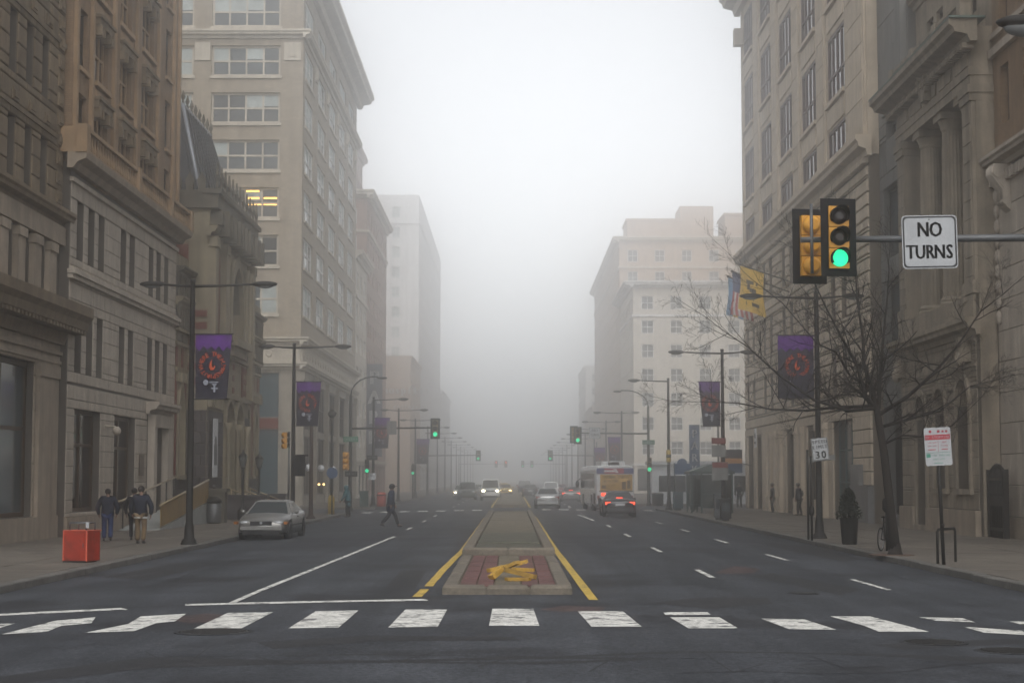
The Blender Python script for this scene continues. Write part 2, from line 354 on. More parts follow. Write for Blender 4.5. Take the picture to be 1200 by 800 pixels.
# manhole covers
def manhole(px, py, r, label):
    x, y, z = on_road(px, py)
    t = thing("manhole_cover", label, "manhole cover", (x, y, z - 0.03), 0.2)
    MB().lathe([(r * .86, 0), (r * .86, 0.036), (r * .84, 0.042)], 28).build("lid", IRON, t)
    ring = MB(); n = 28
    vs = [(a * math.cos(2 * math.pi * k / n), a * math.sin(2 * math.pi * k / n), h) for a, h in ((r * .88, 0.0), (r * .88, .04), (r, .038), (r, 0.0)) for k in range(n)]
    ring.add(vs, [(i * n + k, i * n + (k + 1) % n, (i + 1) * n + (k + 1) % n, (i + 1) * n + k) for i in range(3) for k in range(n)]); ring.build("rim", PATCH, t)
    rb = MB()
    for k in range(-4, 5):
        hw = math.sqrt(max(0.01, (r * .8) ** 2 - (k * r * .18) ** 2)); rb.box(-hw, hw, k * r * .18 - .02, k * r * .18 + .02, .04, .048)
    rb.build("tread", IRON, t)
manhole(251, 740, 0.56, "wide iron manhole cover touching a crosswalk stripe on the parked sedan's side")
manhole(1094, 752.5, 0.45, "round iron manhole cover in the asphalt just off the crosswalk")
manhole(1184, 762.5, 0.45, "round iron manhole cover on its own, farther off the crosswalk")
manhole(941, 695, 0.30, "small iron manhole cover in the lane before the crosswalk")
# ================================================================ buildings
# every facade is written in its own frame: u along the wall (left to right seen from the street), v into the building, z up
class Bld:
    def __init__(s, name, label, cat, loc, rz, group=None):
        s.root = thing(name, label, cat, loc, rz, group); s.o = Vector((0, 0, 0)); s.r = 0.0
    def frame(s, o=(0, 0, 0), r=0.0): s.o = Vector(o); s.r = r; return s
    def put(s, name, data, loc=(0, 0, 0), parent=None, rz=0.0):
        if parent is not None: return link(name, data, parent, loc, (0, 0, rz))
        p = s.o + Matrix.Rotation(s.r, 3, 'Z') @ Vector(loc); return link(name, data, s.root, p, (0, 0, s.r + rz))
    def part(s, name, mb, m, parent=None, kind=None):
        o = s.put(name, mb.mesh(name, m), (0, 0, 0), parent)
        if kind: o["kind"] = kind
        return o
def wall_mb(u0, u1, z0, z1, ops, rev=0.35, back=12.0, v=0.0, skip=()):
    mb = MB()
    us = sorted({u0, u1, *[min(max(a, u0), u1) for o in ops for a in o[:2]]}); zs = sorted({z0, z1, *[min(max(a, z0), z1) for o in ops for a in o[2:4]]})
    for i in range(len(us) - 1):
        for j in range(len(zs) - 1):
            cu, cz = (us[i] + us[i + 1]) / 2, (zs[j] + zs[j + 1]) / 2
            if us[i + 1] - us[i] < 1e-5 or zs[j + 1] - zs[j] < 1e-5 or any(o[0] < cu < o[1] and o[2] < cz < o[3] for o in ops): continue
            mb.add([(us[i], v, zs[j]), (us[i + 1], v, zs[j]), (us[i + 1], v, zs[j + 1]), (us[i], v, zs[j + 1])], [(0, 1, 2, 3)])
    for a, b, c, d in [o[:4] for o in ops]:
        for q in (((a, c), (a, d)), ((b, d), (b, c)), ((a, d), (b, d)), ((b, c), (a, c))):
            (p0, q0), (p1, q1) = q; mb.add([(p0, v, q0), (p1, v, q1), (p1, v + rev, q1), (p0, v + rev, q0)], [(0, 1, 2, 3)])
    for i, q in enumerate(([(u0, v, z0), (u0, v, z1), (u0, back, z1), (u0, back, z0)], [(u1, v, z0), (u1, back, z0), (u1, back, z1), (u1, v, z1)], [(u0, v, z1), (u1, v, z1), (u1, back, z1), (u0, back, z1)], [(u0, back, z0), (u0, back, z1), (u1, back, z1), (u1, back, z0)])):
        if i not in skip: mb.add(q, [(0, 1, 2, 3)])
    return mb
def fix_mesh(mb, name, m):                      # wall sheets keep the winding they were given
    me = bpy.data.meshes.new(name); me.from_pydata(mb.v, [], mb.f); me.update(); me.materials.append(m); return me
def wall(b, m, *a, name="wall", **k): return b.put(name, fix_mesh(wall_mb(*a, **k), name, m))
def window(b, op, rev, nx=1, nz=1, fw=0.07, fm=None, pm=None, v=0.0, blind=None, tr=None, name="window", parent=None):
    wd, h = op[1] - op[0], op[3] - op[2]
    def mk():
        mb = MB(); e = 0.003
        mb.box(e, fw, -0.14, -0.02, e, h - e).box(wd - fw, wd - e, -0.14, -0.02, e, h - e).box(fw, wd - fw, -0.14, -0.02, e, fw).box(fw, wd - fw, -0.14, -0.02, h - fw, h - e)
        for i in range(1, nx): mb.box(wd * i / nx - fw * .4, wd * i / nx + fw * .4, -0.135, -0.02, fw, h - fw)
        for j in ([tr] if tr else [k / nz for k in range(1, nz)]): mb.box(fw, wd - fw, -0.13, -0.022, h * j - fw * .4, h * j + fw * .4)
        return mb.mesh(name, fm)
    o = b.put(name, cached(('win', round(wd, 3), round(h, 3), nx, nz, tr, fw, fm.name), mk), (op[0], v + rev, op[2]), parent)
    link("pane", cached(('pane', round(wd, 3), round(h, 3), pm.name), lambda: MB().box(.01, wd - .01, -0.07, -0.045, .01, h - .01).mesh("pane", pm)), o)
    if blind:
        for i in range(nx):
            k = random.choice(blind[1])
            if k > 0: link("blind", cached(('blind', round(wd / nx, 3), round(h * k, 3)), lambda: MB().box(.04, wd / nx - .04, -0.085, -0.074, 0, h * k).mesh("blind", blind[0])), o, (wd * i / nx, 0, h - h * k - fw))
    return o
def block_mesh(wd, h, p, m, c=0.018):
    wd, h = round(wd, 2), round(h, 2)
    def mk():
        vs = [(0, .02, 0), (wd, .02, 0), (wd, .02, h), (0, .02, h), (0, -p + c, 0), (wd, -p + c, 0), (wd, -p + c, h), (0, -p + c, h), (c, -p, c), (wd - c, -p, c), (wd - c, -p, h - c), (c, -p, h - c)]
        return MB().add(vs, [(i, (i + 1) % 4, 4 + (i + 1) % 4, 4 + i) for i in range(4)] + [(4 + i, 4 + (i + 1) % 4, 8 + (i + 1) % 4, 8 + i) for i in range(4)] + [(8, 9, 10, 11)]).mesh("stone_block", m)
    return cached(('block', wd, h, p, m.name, c), mk)
def ashlar(b, m, u0, u1, z0, z1, ops, ch, bl, proud=0.035, gap=0.018, cap=290, v=0.0, name="stone_block", c=0.018):
    n = max(1, round((z1 - z0) / ch)); zs = [z0 + (z1 - z0) * i / n for i in range(n + 1)]
    for o in ops:
        for a in o[2:4]:
            if z0 < a < z1: zs.append(a)
    zs = sorted(zs); blocks = []
    for i in range(len(zs) - 1):
        a, d = zs[i], zs[i + 1]
        if d - a < 0.1: continue
        free = [(u0, u1)]
        for o in ops:
            if o[2] < (a + d) / 2 < o[3]:
                free = [q for f in free for q in ((f[0], min(f[1], o[0])), (max(f[0], o[1]), f[1])) if q[1] - q[0] > 0.06]
        for f in free:
            L = f[1] - f[0]; k = max(1, round(L / bl)); off = 0.5 if (i % 2 and k > 1) else 0.0
            cuts = [f[0]] + [f[0] + L * (j + off) / k for j in range(1 if not off else 0, k)] + [f[1]]
            for p, q in zip(cuts[:-1], cuts[1:]):
                if q - p > 0.08: blocks.append((p + gap / 2, q - gap / 2, a + gap / 2, d - gap / 2))
    blocks.sort(key=lambda q: -(q[1] - q[0]) * (q[3] - q[2]))
    for q in blocks[:cap]: b.put(name, block_mesh(q[1] - q[0], q[3] - q[2], proud, m, c), (q[0], v, q[2]))
    if blocks[cap:]:
        mb = MB()
        for q in blocks[cap:]: mb.box(q[0], q[1], v - proud, v + 0.01, q[2], q[3])
        b.part("small_stone_blocks", mb, m, kind="stuff")
def cornice(b, m, u0, u1, z, h, proj, v=0.0, name="cornice", ret=True):
    p = [(v + .02, z), (v - proj * .25, z), (v - proj * .35, z + h * .3), (v - proj * .8, z + h * .42), (v - proj * .85, z + h * .62), (v - proj, z + h * .75), (v - proj, z + h), (v + .02, z + h)]
    return b.part(name, MB().extr(p, u0 - (proj * .9 if ret else 0), u1 + (proj * .9 if ret else 0)), m)
def dentils(b, m, u0, u1, z, h, v, proj, pitch, name="dentil_course"):
    mb = MB(); u = u0
    while u < u1: mb.box(u, u + pitch * .55, v - proj, v + .01, z, z + h); u += pitch
    return b.part(name, mb, m, kind="stuff")
def balustrade(b, m, u0, u1, z, h, v, pitch=0.26, piers=()):
    b.part("balustrade_rail", MB().box(u0, u1, v - .14, v + .14, z + h - .14, z + h).box(u0, u1, v - .14, v + .14, z, z + .12), m)
    mb = MB(); u = u0 + pitch
    while u < u1:
        if not any(abs(u - p) < .3 for p in piers): mb.lathe([(.05, z + .11), (.085, z + .11 + (h - .25) * .3), (.04, z + .11 + (h - .25) * .7), (.06, z + h - .13)], 6, (u, v, 0))
        u += pitch
    b.part("balusters", mb, m, kind="stuff")
    for p in piers: b.part("pedestal", MB().box(p - .26, p + .26, v - .2, v + .2, z - .02, z + h + .06), m)
def arch_pts(u0, u1, zs, zt, kind, n=8):
    c = (u0 + u1) / 2; hw = (u1 - u0) / 2; P = []
    for i in range(n + 1):
        if kind == 'round': a = math.pi * (1 - i / n); P.append((c + hw * math.cos(a), zs + (zt - zs) * math.sin(a)))
        else:
            t = i / n * 2
            if t <= 1: a = t * math.pi / 2.6; x = u0 + hw * (1 - math.cos(a)) / (1 - math.cos(math.pi / 2.6)); z = zs + (zt - zs) * math.sin(a) / math.sin(math.pi / 2.6)
            else: a = (2 - t) * math.pi / 2.6; x = u1 - hw * (1 - math.cos(a)) / (1 - math.cos(math.pi / 2.6)); z = zs + (zt - zs) * math.sin(a) / math.sin(math.pi / 2.6)
            P.append((x, z))
    return P
def arch_fill(b, m, u0, u1, zs, zt, kind, v0, v1, name="spandrel"):
    P = arch_pts(u0, u1, zs, zt, kind); c = (u0 + u1) / 2; mb = MB(); e = 0.004
    for A, B in zip(P[:-1], P[1:]): mb.plate([A, B, (B[0], zt + e), (A[0], zt + e)], v0, v1)
    return b.part(name, mb, m)
def arch_ring(b, m, u0, u1, zs, zt, kind, t, v0, v1, name="arch_ring", foot=None):
    P = arch_pts(u0, u1, zs, zt, kind, 12); Q = arch_pts(u0 - t, u1 + t, zs, zt + t * (1.5 if kind != 'round' else 1), kind, 12); mb = MB()
    for i in range(len(P) - 1): mb.plate([P[i], P[i + 1], Q[i + 1], Q[i]], v0, v1)
    if foot is not None: mb.box(u0 - t, u0, v0, v1, foot, zs).box(u1, u1 + t, v0, v1, foot, zs)
    return b.part(name, mb, m)

GLASS = mat("dark_glass", (0.008, 0.010, 0.012), 0.08, var=0.3, scale=.6, bump=0.02, bscale=1.5, rnd=.4, spec=.4)
GLASSP = mat("pale_glass", (0.034, 0.046, 0.054), 0.10, var=0.25, scale=.5, bump=0.02, bscale=1.5, rnd=.35, spec=.5)
BLIND = mat("pale_blind", (0.36, 0.40, 0.39), 0.8, rnd=.15)
SOOT = mat("sooty_stone", (0.165, 0.125, 0.082), 0.9, var=.25, bump=.5, bscale=12, rnd=.16, streak=.35, fine=.15)
GREYST = mat("grey_limestone", (0.270, 0.222, 0.172), 0.85, var=.2, bump=.3, bscale=25, rnd=.09, streak=.28, fine=.1)
PALEST = mat("pale_granite", (0.37, 0.322, 0.268), 0.8, var=.15, bump=.25, bscale=30, rnd=.08, streak=.22, fine=.1)
JOINT = mat("stone_joint", (0.075, 0.066, 0.056), 0.95, var=.2)
TANBR = mat("tan_brick", (0.24, 0.160, 0.098), 0.9, var=.18, bump=.2, bscale=25, streak=.25, brick=(.22, .075, .008))
TANST = mat("tan_terracotta", (0.29, 0.195, 0.115), 0.85, var=.18, bump=.25, bscale=20, rnd=.08, streak=.25)
BRONZE = mat("bronze_frame", (0.060, 0.034, 0.016), 0.45, var=.3, scale=4, metal=.5)
DARKFR = mat("dark_window_frame", (0.016, 0.014, 0.013), 0.6, spec=.2)
PURPFR = mat("oxblood_window_frame", (0.060, 0.028, 0.036), 0.5, var=.2)

# ---------------------------------------------------------------- far-left corner building: sooty rusticated stone over a tall shop window
b = Bld("stone_building", "sooty rusticated stone building with a heavy cornice over a tall bronze-framed window", "building", (-16.35, 48.0, 0), R(90))
ops = [(1.2, 10.15, 0.95, 6.18)]
for k in range(6):
    u = 2.55 + 1.93 * k - 1.93
    if u > .3: ops += [(u, u + .9, z, z + h) for z, h in ((8.55, 2.0), (11.98, 2.1), (15.5, 2.1), (19.0, 2.1))]
wall(b, JOINT, 0, 13.2, 0, 26, ops)
window(b, ops[0], .35, 3, 1, .16, BRONZE, GLASSP, tr=.565)
for o in ops[1:]: window(b, o, .42, 1, 2, .07, DARKFR, GLASS)
ashlar(b, GREYST, 10.2, 13.2, 0.95, 6.95, [], .62, 1.5, .05)
b.part("plinth", MB().box(0, 13.15, -.16, .02, 0, .93), GREYST)
b.part("pilaster", MB().box(10.45, 12.9, -.17, .01, .93, 5.75).box(10.4, 12.95, -.22, .01, 5.75, 6.2), GREYST)
b.part("frieze", MB().box(0, 13.2, -.10, .01, 6.2, 7.0).box(0, 13.2, -.16, .01, 6.3, 6.42).box(0, 13.2, -.2, .01, 6.62, 6.75), GREYST)
cornice(b, SOOT, 0, 13.25, 7.0, 1.4, 1.05); dentils(b, SOOT, 0, 14.0, 7.45, .3, -.35, .45, .42)
for k in range(7):
    u = 2.55 + 1.93 * k - 2.9
    b.part("pilaster", MB().box(u + .02, u + .88, -.2, .01, 8.45, 10.2).box(u - .04, u + .94, -.26, .01, 10.2, 10.5).box(u - .04, u + .94, -.26, .01, 8.42, 8.6), GREYST)
b.part("entablature", MB().box(0, 13.2, -.22, .01, 10.58, 11.25), GREYST); cornice(b, SOOT, 0, 13.2, 11.25, .55, .5)
ashlar(b, SOOT, 0, 13.2, 11.85, 20.6, ops, .70, 1.9, .07, .035, c=.03)
for z in (10.9 + 3.5 * i for i in range(1, 4)):
    b.part("string_course", MB().box(0, 13.2, -.13, .01, z - .08, z + .08), SOOT)
    for k in range(6):
        u = 2.55 + 1.93 * k - 1.6
        b.part("relief_panel", MB().box(u, u + .7, -.12, .01, z + .16, z + .55).box(u + .12, u + .58, -.16, .01, z + .25, z + .46), SOOT)
for j in range(12): b.part("quoin_panel", MB().box(12.25, 12.95, -.13, -.06, 12.05 + j * .70, 12.5 + j * .70).box(12.4, 12.8, -.16, -.06, 12.16 + j * .70, 12.38 + j * .70), SOOT)

# ---------------------------------------------------------------- pale granite bank with slit windows and tan brick storeys above a balcony
b = Bld("bank_building", "pale granite bank with rows of slit windows and tan brick storeys above a stone balcony", "building", (-16.0, 61.25, 0), R(90))
Y0 = 61.25; W = 19.45
slit = [(62.15, 63.15), (63.82, 64.82), (65.42, 66.42), (69.15, 70.2), (70.78, 71.83), (74.55, 75.6), (76.17, 77.2), (77.9, 78.9)]
ops = [(a - Y0, c - Y0, z, z1) for a, c in slit for z, z1 in ((10.25, 12.42), (6.1, 8.4))]
big = [(62.3 - Y0, 66.3 - Y0, 1.0, 4.78), (68.6 - Y0, 72.45 - Y0, 1.0, 4.76)]; door = (75.7 - Y0, 78.1 - Y0, .2, 4.5)
wall(b, JOINT, 0, W, 0, 13.7, ops + big + [door], rev=.45)
for o in ops: window(b, o, .45, 1, 2, .06, DARKFR, GLASS)
for o in big: window(b, o, .4, 2, 1, .14, BRONZE, GLASS, tr=.66)
dr = window(b, door, .45, 2, 1, .10, DARKFR, GLASS, tr=.72, name="door")
link("handle", MB().tube([(1.3, -.2, .9), (1.3, -.2, 1.5)], .03).mesh("handle", BRONZE), dr)
surround = (74.75 - Y0, 79.95 - Y0, 0, 5.62)
ashlar(b, PALEST, 0, W, .85, 13.0, ops + big + [surround], .62, 1.75, .03)
for u0, u1 in ((0, surround[0]), (surround[1], W)): b.part("plinth", MB().box(u0, u1, -.12, .02, 0, .85), GREYST)
b.part("side_strip", MB().box(-.03, -.005, .02, .5, .1, 13.5), JOINT)
b.part("door_surround", MB().box(surround[0] + .3, door[0], -.3, .02, 0, 4.5).box(door[1], surround[1] - .9, -.3, .02, 0, 4.5).box(surround[0] + .3, surround[1] - .9, -.34, .02, 4.5, 5.05), PALEST)
cornice(b, PALEST, surround[0] + .35, surround[1] - .95, 5.05, .55, .6, name="door_pediment")
b.part("ledge", MB().box(-.14, W + .14, -.18, .02, 9.45, 9.62).box(-.2, W + .2, -.26, .02, 9.62, 9.78), PALEST); dentils(b, PALEST, 0, W, 9.78, .12, 0, .16, .22)
b.part("moulding", MB().box(-.1, W + .1, -.13, .02, 12.98, 13.14), PALEST)
b.part("plaque", MB().box(73.2 - Y0, 74.1 - Y0, -.07, -.03, 2.35, 3.25), BRONZE)
cam_ = b.part("security_camera", MB().tube([(67.0 - Y0, 0, 4.3), (67.0 - Y0, -.45, 4.25)], .045).ball((67.0 - Y0, -.5, 4.1), .17, .17, .17), PALEST)
b.part("balcony_soffit", MB().extr([(.02, 13.4), (-.2, 13.4), (-.35, 13.62), (-.66, 13.75), (-.7, 13.98), (.02, 13.98)], -.5, W + .55), GREYST)
balustrade(b, TANST, -.35, W + .45, 13.98, .95, -.5, .42, (-.3, 8.4, 15.0, W + .4))
b.part("balustrade_return", MB().box(-.5, -.25, -.35, .6, 13.98, 14.9), TANST)
bays = [(64.35 - Y0, 66.55 - Y0), (68.15 - Y0, 70.6 - Y0), (72.35 - Y0, 75.0 - Y0)]; nar = [(61.95 - Y0, 63.3 - Y0), (77.6 - Y0, 78.85 - Y0)]
rows = [(14.3, 16.55), (17.4, 19.75), (20.75, 23.1), (24.1, 26.45)]
wops = [(a, c, z, z1) for a, c in bays for z, z1 in rows]; nops = [(a, c, z, z1 - .1) for a, c in nar for z, z1 in rows]
wall(b, TANBR, 0, W, 13.99, 28.5, wops + nops, rev=.32, name="upper_wall")
for o in wops:
    window(b, o, .32, 3, 2, .13, TANST, GLASS)
    z = o[3]; h = MB().box(o[0] - .05, o[1] + .05, -.22, .1, z - .16, z + .12).box(o[0] - .12, o[1] + .12, -.3, .1, z + .12, z + .24)
    for u in (o[0] + .1, (o[0] + o[1]) / 2 - .5, (o[0] + o[1]) / 2 + .5, o[1] - .1): h.box(u - .09, u + .09, -.26, .12, z - .55, z - .16)
    b.part("window_hood", h, SOOT)
    b.part("sill", MB().box(o[0] - .1, o[1] + .1, -.16, .1, o[2] - .18, o[2]), TANST)
    b.part("spandrel_panel", MB().box(o[0], o[1], -.06, .01, o[2] - .95, o[2] - .3), TANST)
for o in nops: window(b, o, .32, 1, 2, .08, DARKFR, GLASS); b.part("sill", MB().box(o[0] - .08, o[1] + .08, -.12, .1, o[2] - .16, o[2]), TANST)
for u in (.05, 2.35, 5.9, 9.95, 14.35, 17.85, 19.1): b.part("pilaster_strip", MB().box(u, u + .32, -.13, .01, 14.0, 28.4), TANST)
for u in (6.35, 10.4, 14.8): b.part("brick_pier", MB().box(u, u + .55, -.09, .01, 14.0, 28.4), TANBR)

# ---------------------------------------------------------------- gothic academy: banded brick and stone, pointed arches, projecting pavilion
REDBR = mat("red_brick", (0.165, 0.045, 0.032), .9, var=.2, bump=.2, streak=.2, brick=(.22, .075, .008))
CREAM = mat("cream_sandstone", (0.225, 0.190, 0.130), .85, var=.2, bump=.25, rnd=.08, streak=.28)
BROWNST = mat("rough_brownstone", (0.062, 0.054, 0.055), .95, var=.25, bump=.8, bscale=6, rnd=.2)
SLATE = mat("roof_slate", (0.032, 0.036, 0.045), .5, var=.2, scale=1, bump=.3, bscale=8)
DKST = mat("weathered_stone", (0.10, 0.088, 0.068), .9, var=.3, bump=.4, bscale=10, streak=.3, rnd=.1)
LEAD = mat("lead_capping", (0.30, 0.32, 0.35), .4, var=.15, metal=.3)
b = Bld("academy_building", "gothic banded brick and stone academy with pointed arches and a crested pavilion", "building", (-16.0, 80.75, 0), R(90))
def wing(u0, u1, wins):
    ops = [(a, c, 2.4, 6.45) for a, c in wins]
    wall(b, CREAM, u0, u1, 0, 13.0, ops, rev=.4, name="wing_wall")
    ashlar(b, BROWNST, u0, u1, .1, 2.3, [], .55, 1.3, .09, cap=60)
    for a, c in wins:
        arch_fill(b, CREAM, a, c, 4.6, 6.45, 'pointed', .02, .38); arch_ring(b, CREAM, a, c, 4.6, 6.45, 'pointed', .28, -.14, .02, foot=2.4)
        window(b, (a, c, 2.4, 6.45), .4, 3, 3, .12, CREAM, GLASS)
        b.part("brick_panel", MB().box(a - .62, a - .30, -.05, .01, 2.4, 7.2).box(c + .30, c + .62, -.05, .01, 2.4, 7.2), REDBR); b.part("sill", MB().box(a - .35, c + .35, -.22, .01, 2.2, 2.4), CREAM)
    n = int((u1 - u0) / .55)
    for k in range(n):
        u = u0 + (k + .5) * (u1 - u0) / n
        b.part("corbel", MB().box(u - .14, u + .14, -.2, .01, 6.85, 7.3), CREAM)
    b.part("band", MB().box(u0, u1, -.16, .01, 7.3, 7.5).box(u0, u1, -.12, .01, 8.6, 8.75).box(u0, u1, -.2, .01, 9.25, 9.4), CREAM)
    for k in range(max(1, int((u1 - u0) / 1.4))):
        u = u0 + .15 + k * 1.4
        b.part("brick_panel", MB().box(u, u + .45, -.04, .01, 7.6, 8.5), REDBR); b.part("relief_panel", MB().box(u + .1, u + 1.1, -.09, .01, 8.8, 9.2), DKST)
    n = int((u1 - u0) / .62)
    for k in range(n + 1): b.part("colonnette", MB().lathe([(.1, 9.4), (.07, 9.6), (.07, 10.3), (.13, 10.5)], 8, (u0 + .1 + k * (u1 - u0 - .2) / n, -.14, 0)), DKST)
    b.part("gallery_shade_strip", MB().box(u0, u1, -.03, .01, 9.42, 10.5), BROWNST)  # flat dark strip behind the colonnettes, gallery shade put into its colour
    cornice(b, CREAM, u0, u1, 10.5, .4, .4, ret=False)
    for k in range(n + 1): b.part("colonnette", MB().lathe([(.09, 10.9), (.06, 11.1), (.06, 11.8), (.12, 12.0)], 8, (u0 + .1 + k * (u1 - u0 - .2) / n, -.12, 0)), DKST)
    b.part("gallery_shade_strip", MB().box(u0, u1, -.03, .01, 10.92, 12.0), BROWNST)  # upper gallery's shade painted as a flat dark strip, no real hollow
    cornice(b, DKST, u0, u1, 12.0, .35, .45, ret=False)
    r = MB(); r.add([(u0, .1, 12.35), (u1, .1, 12.35), (u1, 3.5, 15.2), (u0, 3.5, 15.2), (u0, 12, 12.35), (u1, 12, 12.35)], [(0, 1, 2, 3), (3, 2, 5, 4), (0, 3, 4), (1, 5, 2)]); rf = b.part("roof", r, SLATE)
    b.part("roof_rib", MB().tube([(u0 + .6, .1, 12.45), (u0 + .6, 3.5, 15.3)], .07, 6), LEAD, rf)
wing(0.0, 3.2, [(.75, 2.15)])
wing(16.2, 27.4, [(17.6, 19.6), (21.3, 23.0), (24.7, 26.2)])
PV = -1.0
pops = [(8.1, 10.6, .9, 6.3), (11.3, 13.8, .9, 6.3), (9.2, 13.0, 9.6, 13.6)]
wall(b, CREAM, 3.2, 16.2, 0, 16.2, pops, rev=.6, v=PV, name="pavilion_wall")
for a, c, z0, z1 in pops[:2]:
    arch_fill(b, CREAM, a, c, 5.1, 6.3, 'pointed', PV + .02, PV + .5); arch_ring(b, CREAM, a, c, 5.1, 6.3, 'pointed', .25, PV - .18, PV + .02, foot=.9)
    window(b, (a, c, z0, z1), .6, 2, 3, .12, DARKFR, GLASS, v=PV, name="door")
    for u in (a - .25, c + .25): b.part("colonnette", MB().lathe([(.18, .9), (.13, 1.2), (.13, 4.7), (.22, 5.1)], 10, (u, PV - .3, 0)), CREAM)
a, c, z0, z1 = pops[2]
arch_fill(b, DKST, a, c, 11.2, 13.6, 'pointed', PV + .02, PV + .5); arch_ring(b, CREAM, a, c, 11.2, 13.6, 'pointed', .45, PV - .22, PV + .02, foot=9.6); window(b, pops[2], .6, 2, 2, .18, CREAM, GLASS, v=PV)
b.part("window_balcony", MB().box(a - .7, c + .7, PV - .6, PV, 9.2, 9.6).box(a - .4, c + .4, PV - .35, PV, 8.7, 9.2), CREAM)
b.frame((0, PV, 0)); ashlar(b, BROWNST, 3.2, 7.4, .1, 5.6, [], .55, 1.1, .1, cap=120); ashlar(b, BROWNST, 14.6, 16.2, .1, 5.6, [], .55, .8, .1, cap=60); b.frame()
for k in range(8): b.part("corbel", MB().box(3.4 + k * .5, 3.65 + k * .5, PV - .22, PV, 5.75, 6.4), CREAM)
for u in (3.2, 6.3, 15.4): b.part("buttress", MB().box(u, u + .8, PV - .35, PV, 6.6, 14.2).box(u - .08, u + .88, PV - .42, PV, 13.7, 14.2).box(u - .08, u + .88, PV - .42, PV, 9.0, 9.3), CREAM)
for u0, u1 in ((4.25, 6.1), (14.0, 15.25)): b.part("brick_panel", MB().box(u0, u1, PV - .06, PV, 9.6, 13.5), REDBR)
for u0, u1 in ((7.3, 8.6), (13.6, 14.0)): b.part("brick_panel", MB().box(u0, u1, PV - .06, PV, 6.7, 8.4), REDBR)
b.part("band", MB().box(3.15, 16.25, PV - .2, PV, 6.4, 6.65).box(3.15, 16.25, PV - .15, PV, 8.5, 8.68), CREAM)
b.part("brick_panel", MB().box(3.14, 3.2, .02, 2.2, 10.9, 13.8), REDBR)
b.frame((3.2, 0, 0), R(-90)); ashlar(b, BROWNST, 0, .98, .1, 5.6, [], .55, .6, .1, cap=60); b.part("side_band", MB().box(0, 1.2, -.14, 0, 6.4, 6.65).box(0, 1.2, -.12, 0, 8.5, 8.68), CREAM); b.frame()
for z in (6.8, 7.45, 8.05):
    for u0, u1 in ((3.3, 6.2), (7.2, 8.0), (10.7, 11.2), (13.9, 15.3)): b.part("brick_band", MB().box(u0, u1, PV - .04, PV, z, z + .3), REDBR)
for k in range(16): b.part("check_panel", MB().box(3.3 + k * .8, 3.7 + k * .8, PV - .1, PV, 8.75, 9.15), DKST if k % 2 else REDBR)
for z in (6.85, 7.6, 8.75, 9.6, 10.2): b.part("brick_band", MB().box(3.13, 3.2, PV + .06, -.04, z, z + .32), REDBR)
for u in (7.3, 8.4, 13.4, 14.6): b.part("colonnette", MB().lathe([(.2, 9.4), (.12, 9.7), (.12, 13.2), (.22, 13.7)], 10, (u, PV - .25, 0)), CREAM)
cornice(b, CREAM, 3.2, 16.2, 14.2, .5, .45, v=PV)
for k in range(11): b.part("corbel_arch", MB().plate(arch_pts(3.3 + k * 1.18, 3.3 + k * 1.18 + .62, 14.8, 15.55, 'pointed', 6)[::-1], PV - .62, PV).box(3.98 + k * 1.18, 4.3 + k * 1.18, PV - .85, PV, 14.3, 15.58), DKST)
b.part("parapet", MB().box(3.0, 16.4, PV - .45, PV + .3, 15.6, 16.5).box(2.9, 16.5, PV - .6, PV + .3, 16.3, 16.55).box(3.0, 3.4, PV + .3, 6, 15.6, 16.5), DKST)
for k in range(12):
    u = 3.15 + k * 1.17
    b.part("crest_finial", MB().plate([(u - .30, 16.5), (u + .30, 16.5), (u + .14, 16.95), (u + .36, 17.2), (u + .14, 17.35), (u, 17.85), (u - .14, 17.35), (u - .36, 17.2), (u - .14, 16.95)], PV - .42, PV - .32), DKST)
for k in range(8):
    v = PV + .4 + k * .6
    m_ = MB().add([(3.05, v + p, z) for p, z in ((-.16, 16.5), (.16, 16.5), (.22, 17.0), (0, 17.4), (-.22, 17.0))] + [(3.2, v + p, z) for p, z in ((-.16, 16.5), (.16, 16.5), (.22, 17.0), (0, 17.4), (-.22, 17.0))], [(0, 1, 2, 3, 4), (9, 8, 7, 6, 5)] + [(i, (i + 1) % 5, 5 + (i + 1) % 5, 5 + i) for i in range(5)]); b.part("crest_finial", m_, DKST)
r = MB(); r.add([(3.6, PV + .6, 16.4), (15.8, PV + .6, 16.4), (15.8, 9, 16.4), (3.6, 9, 16.4), (5.6, .9, 21.3), (13.8, .9, 21.3), (13.8, 6.5, 21.3), (5.6, 6.5, 21.3)], [(0, 1, 5, 4), (1, 2, 6, 5), (2, 3, 7, 6), (3, 0, 4, 7), (4, 5, 6, 7)])
rf = b.part("roof", r, SLATE)
for p, q in (((3.6, PV + .6, 16.45), (5.6, .9, 21.35)), ((3.6, 9, 16.45), (5.6, 6.5, 21.35)), ((5.6, .9, 21.35), (5.6, 6.5, 21.35)), ((5.6, .9, 21.35), (13.8, .9, 21.35))): b.part("roof_rib", MB().tube([p, q], .1, 6), LEAD, rf)
for k in range(11):
    a_ = k / 10; b.part("roof_seam", MB().tube([(3.58, PV + .9 + a_ * 8.6, 16.45), (5.58, 1.1 + a_ * 5.2, 21.3)], .045, 5), SLATE, rf); b.part("roof_seam", MB().tube([(3.9 + a_ * 11.6, PV + .56, 16.45), (5.9 + a_ * 7.6, .86, 21.3)], .045, 5), SLATE, rf)
for k in range(8): b.part("ridge_finial", MB().lathe([(.09, 21.35), (.05, 21.6), (.12, 21.75), (.02, 22.1)], 8, (5.7 + k * 1.15, .9, 0)), DKST, rf)
st = thing("stone_steps", "brownstone entrance steps with pale handrails before the gothic academy", "steps", (-15.0, 91.7, 0), R(90))
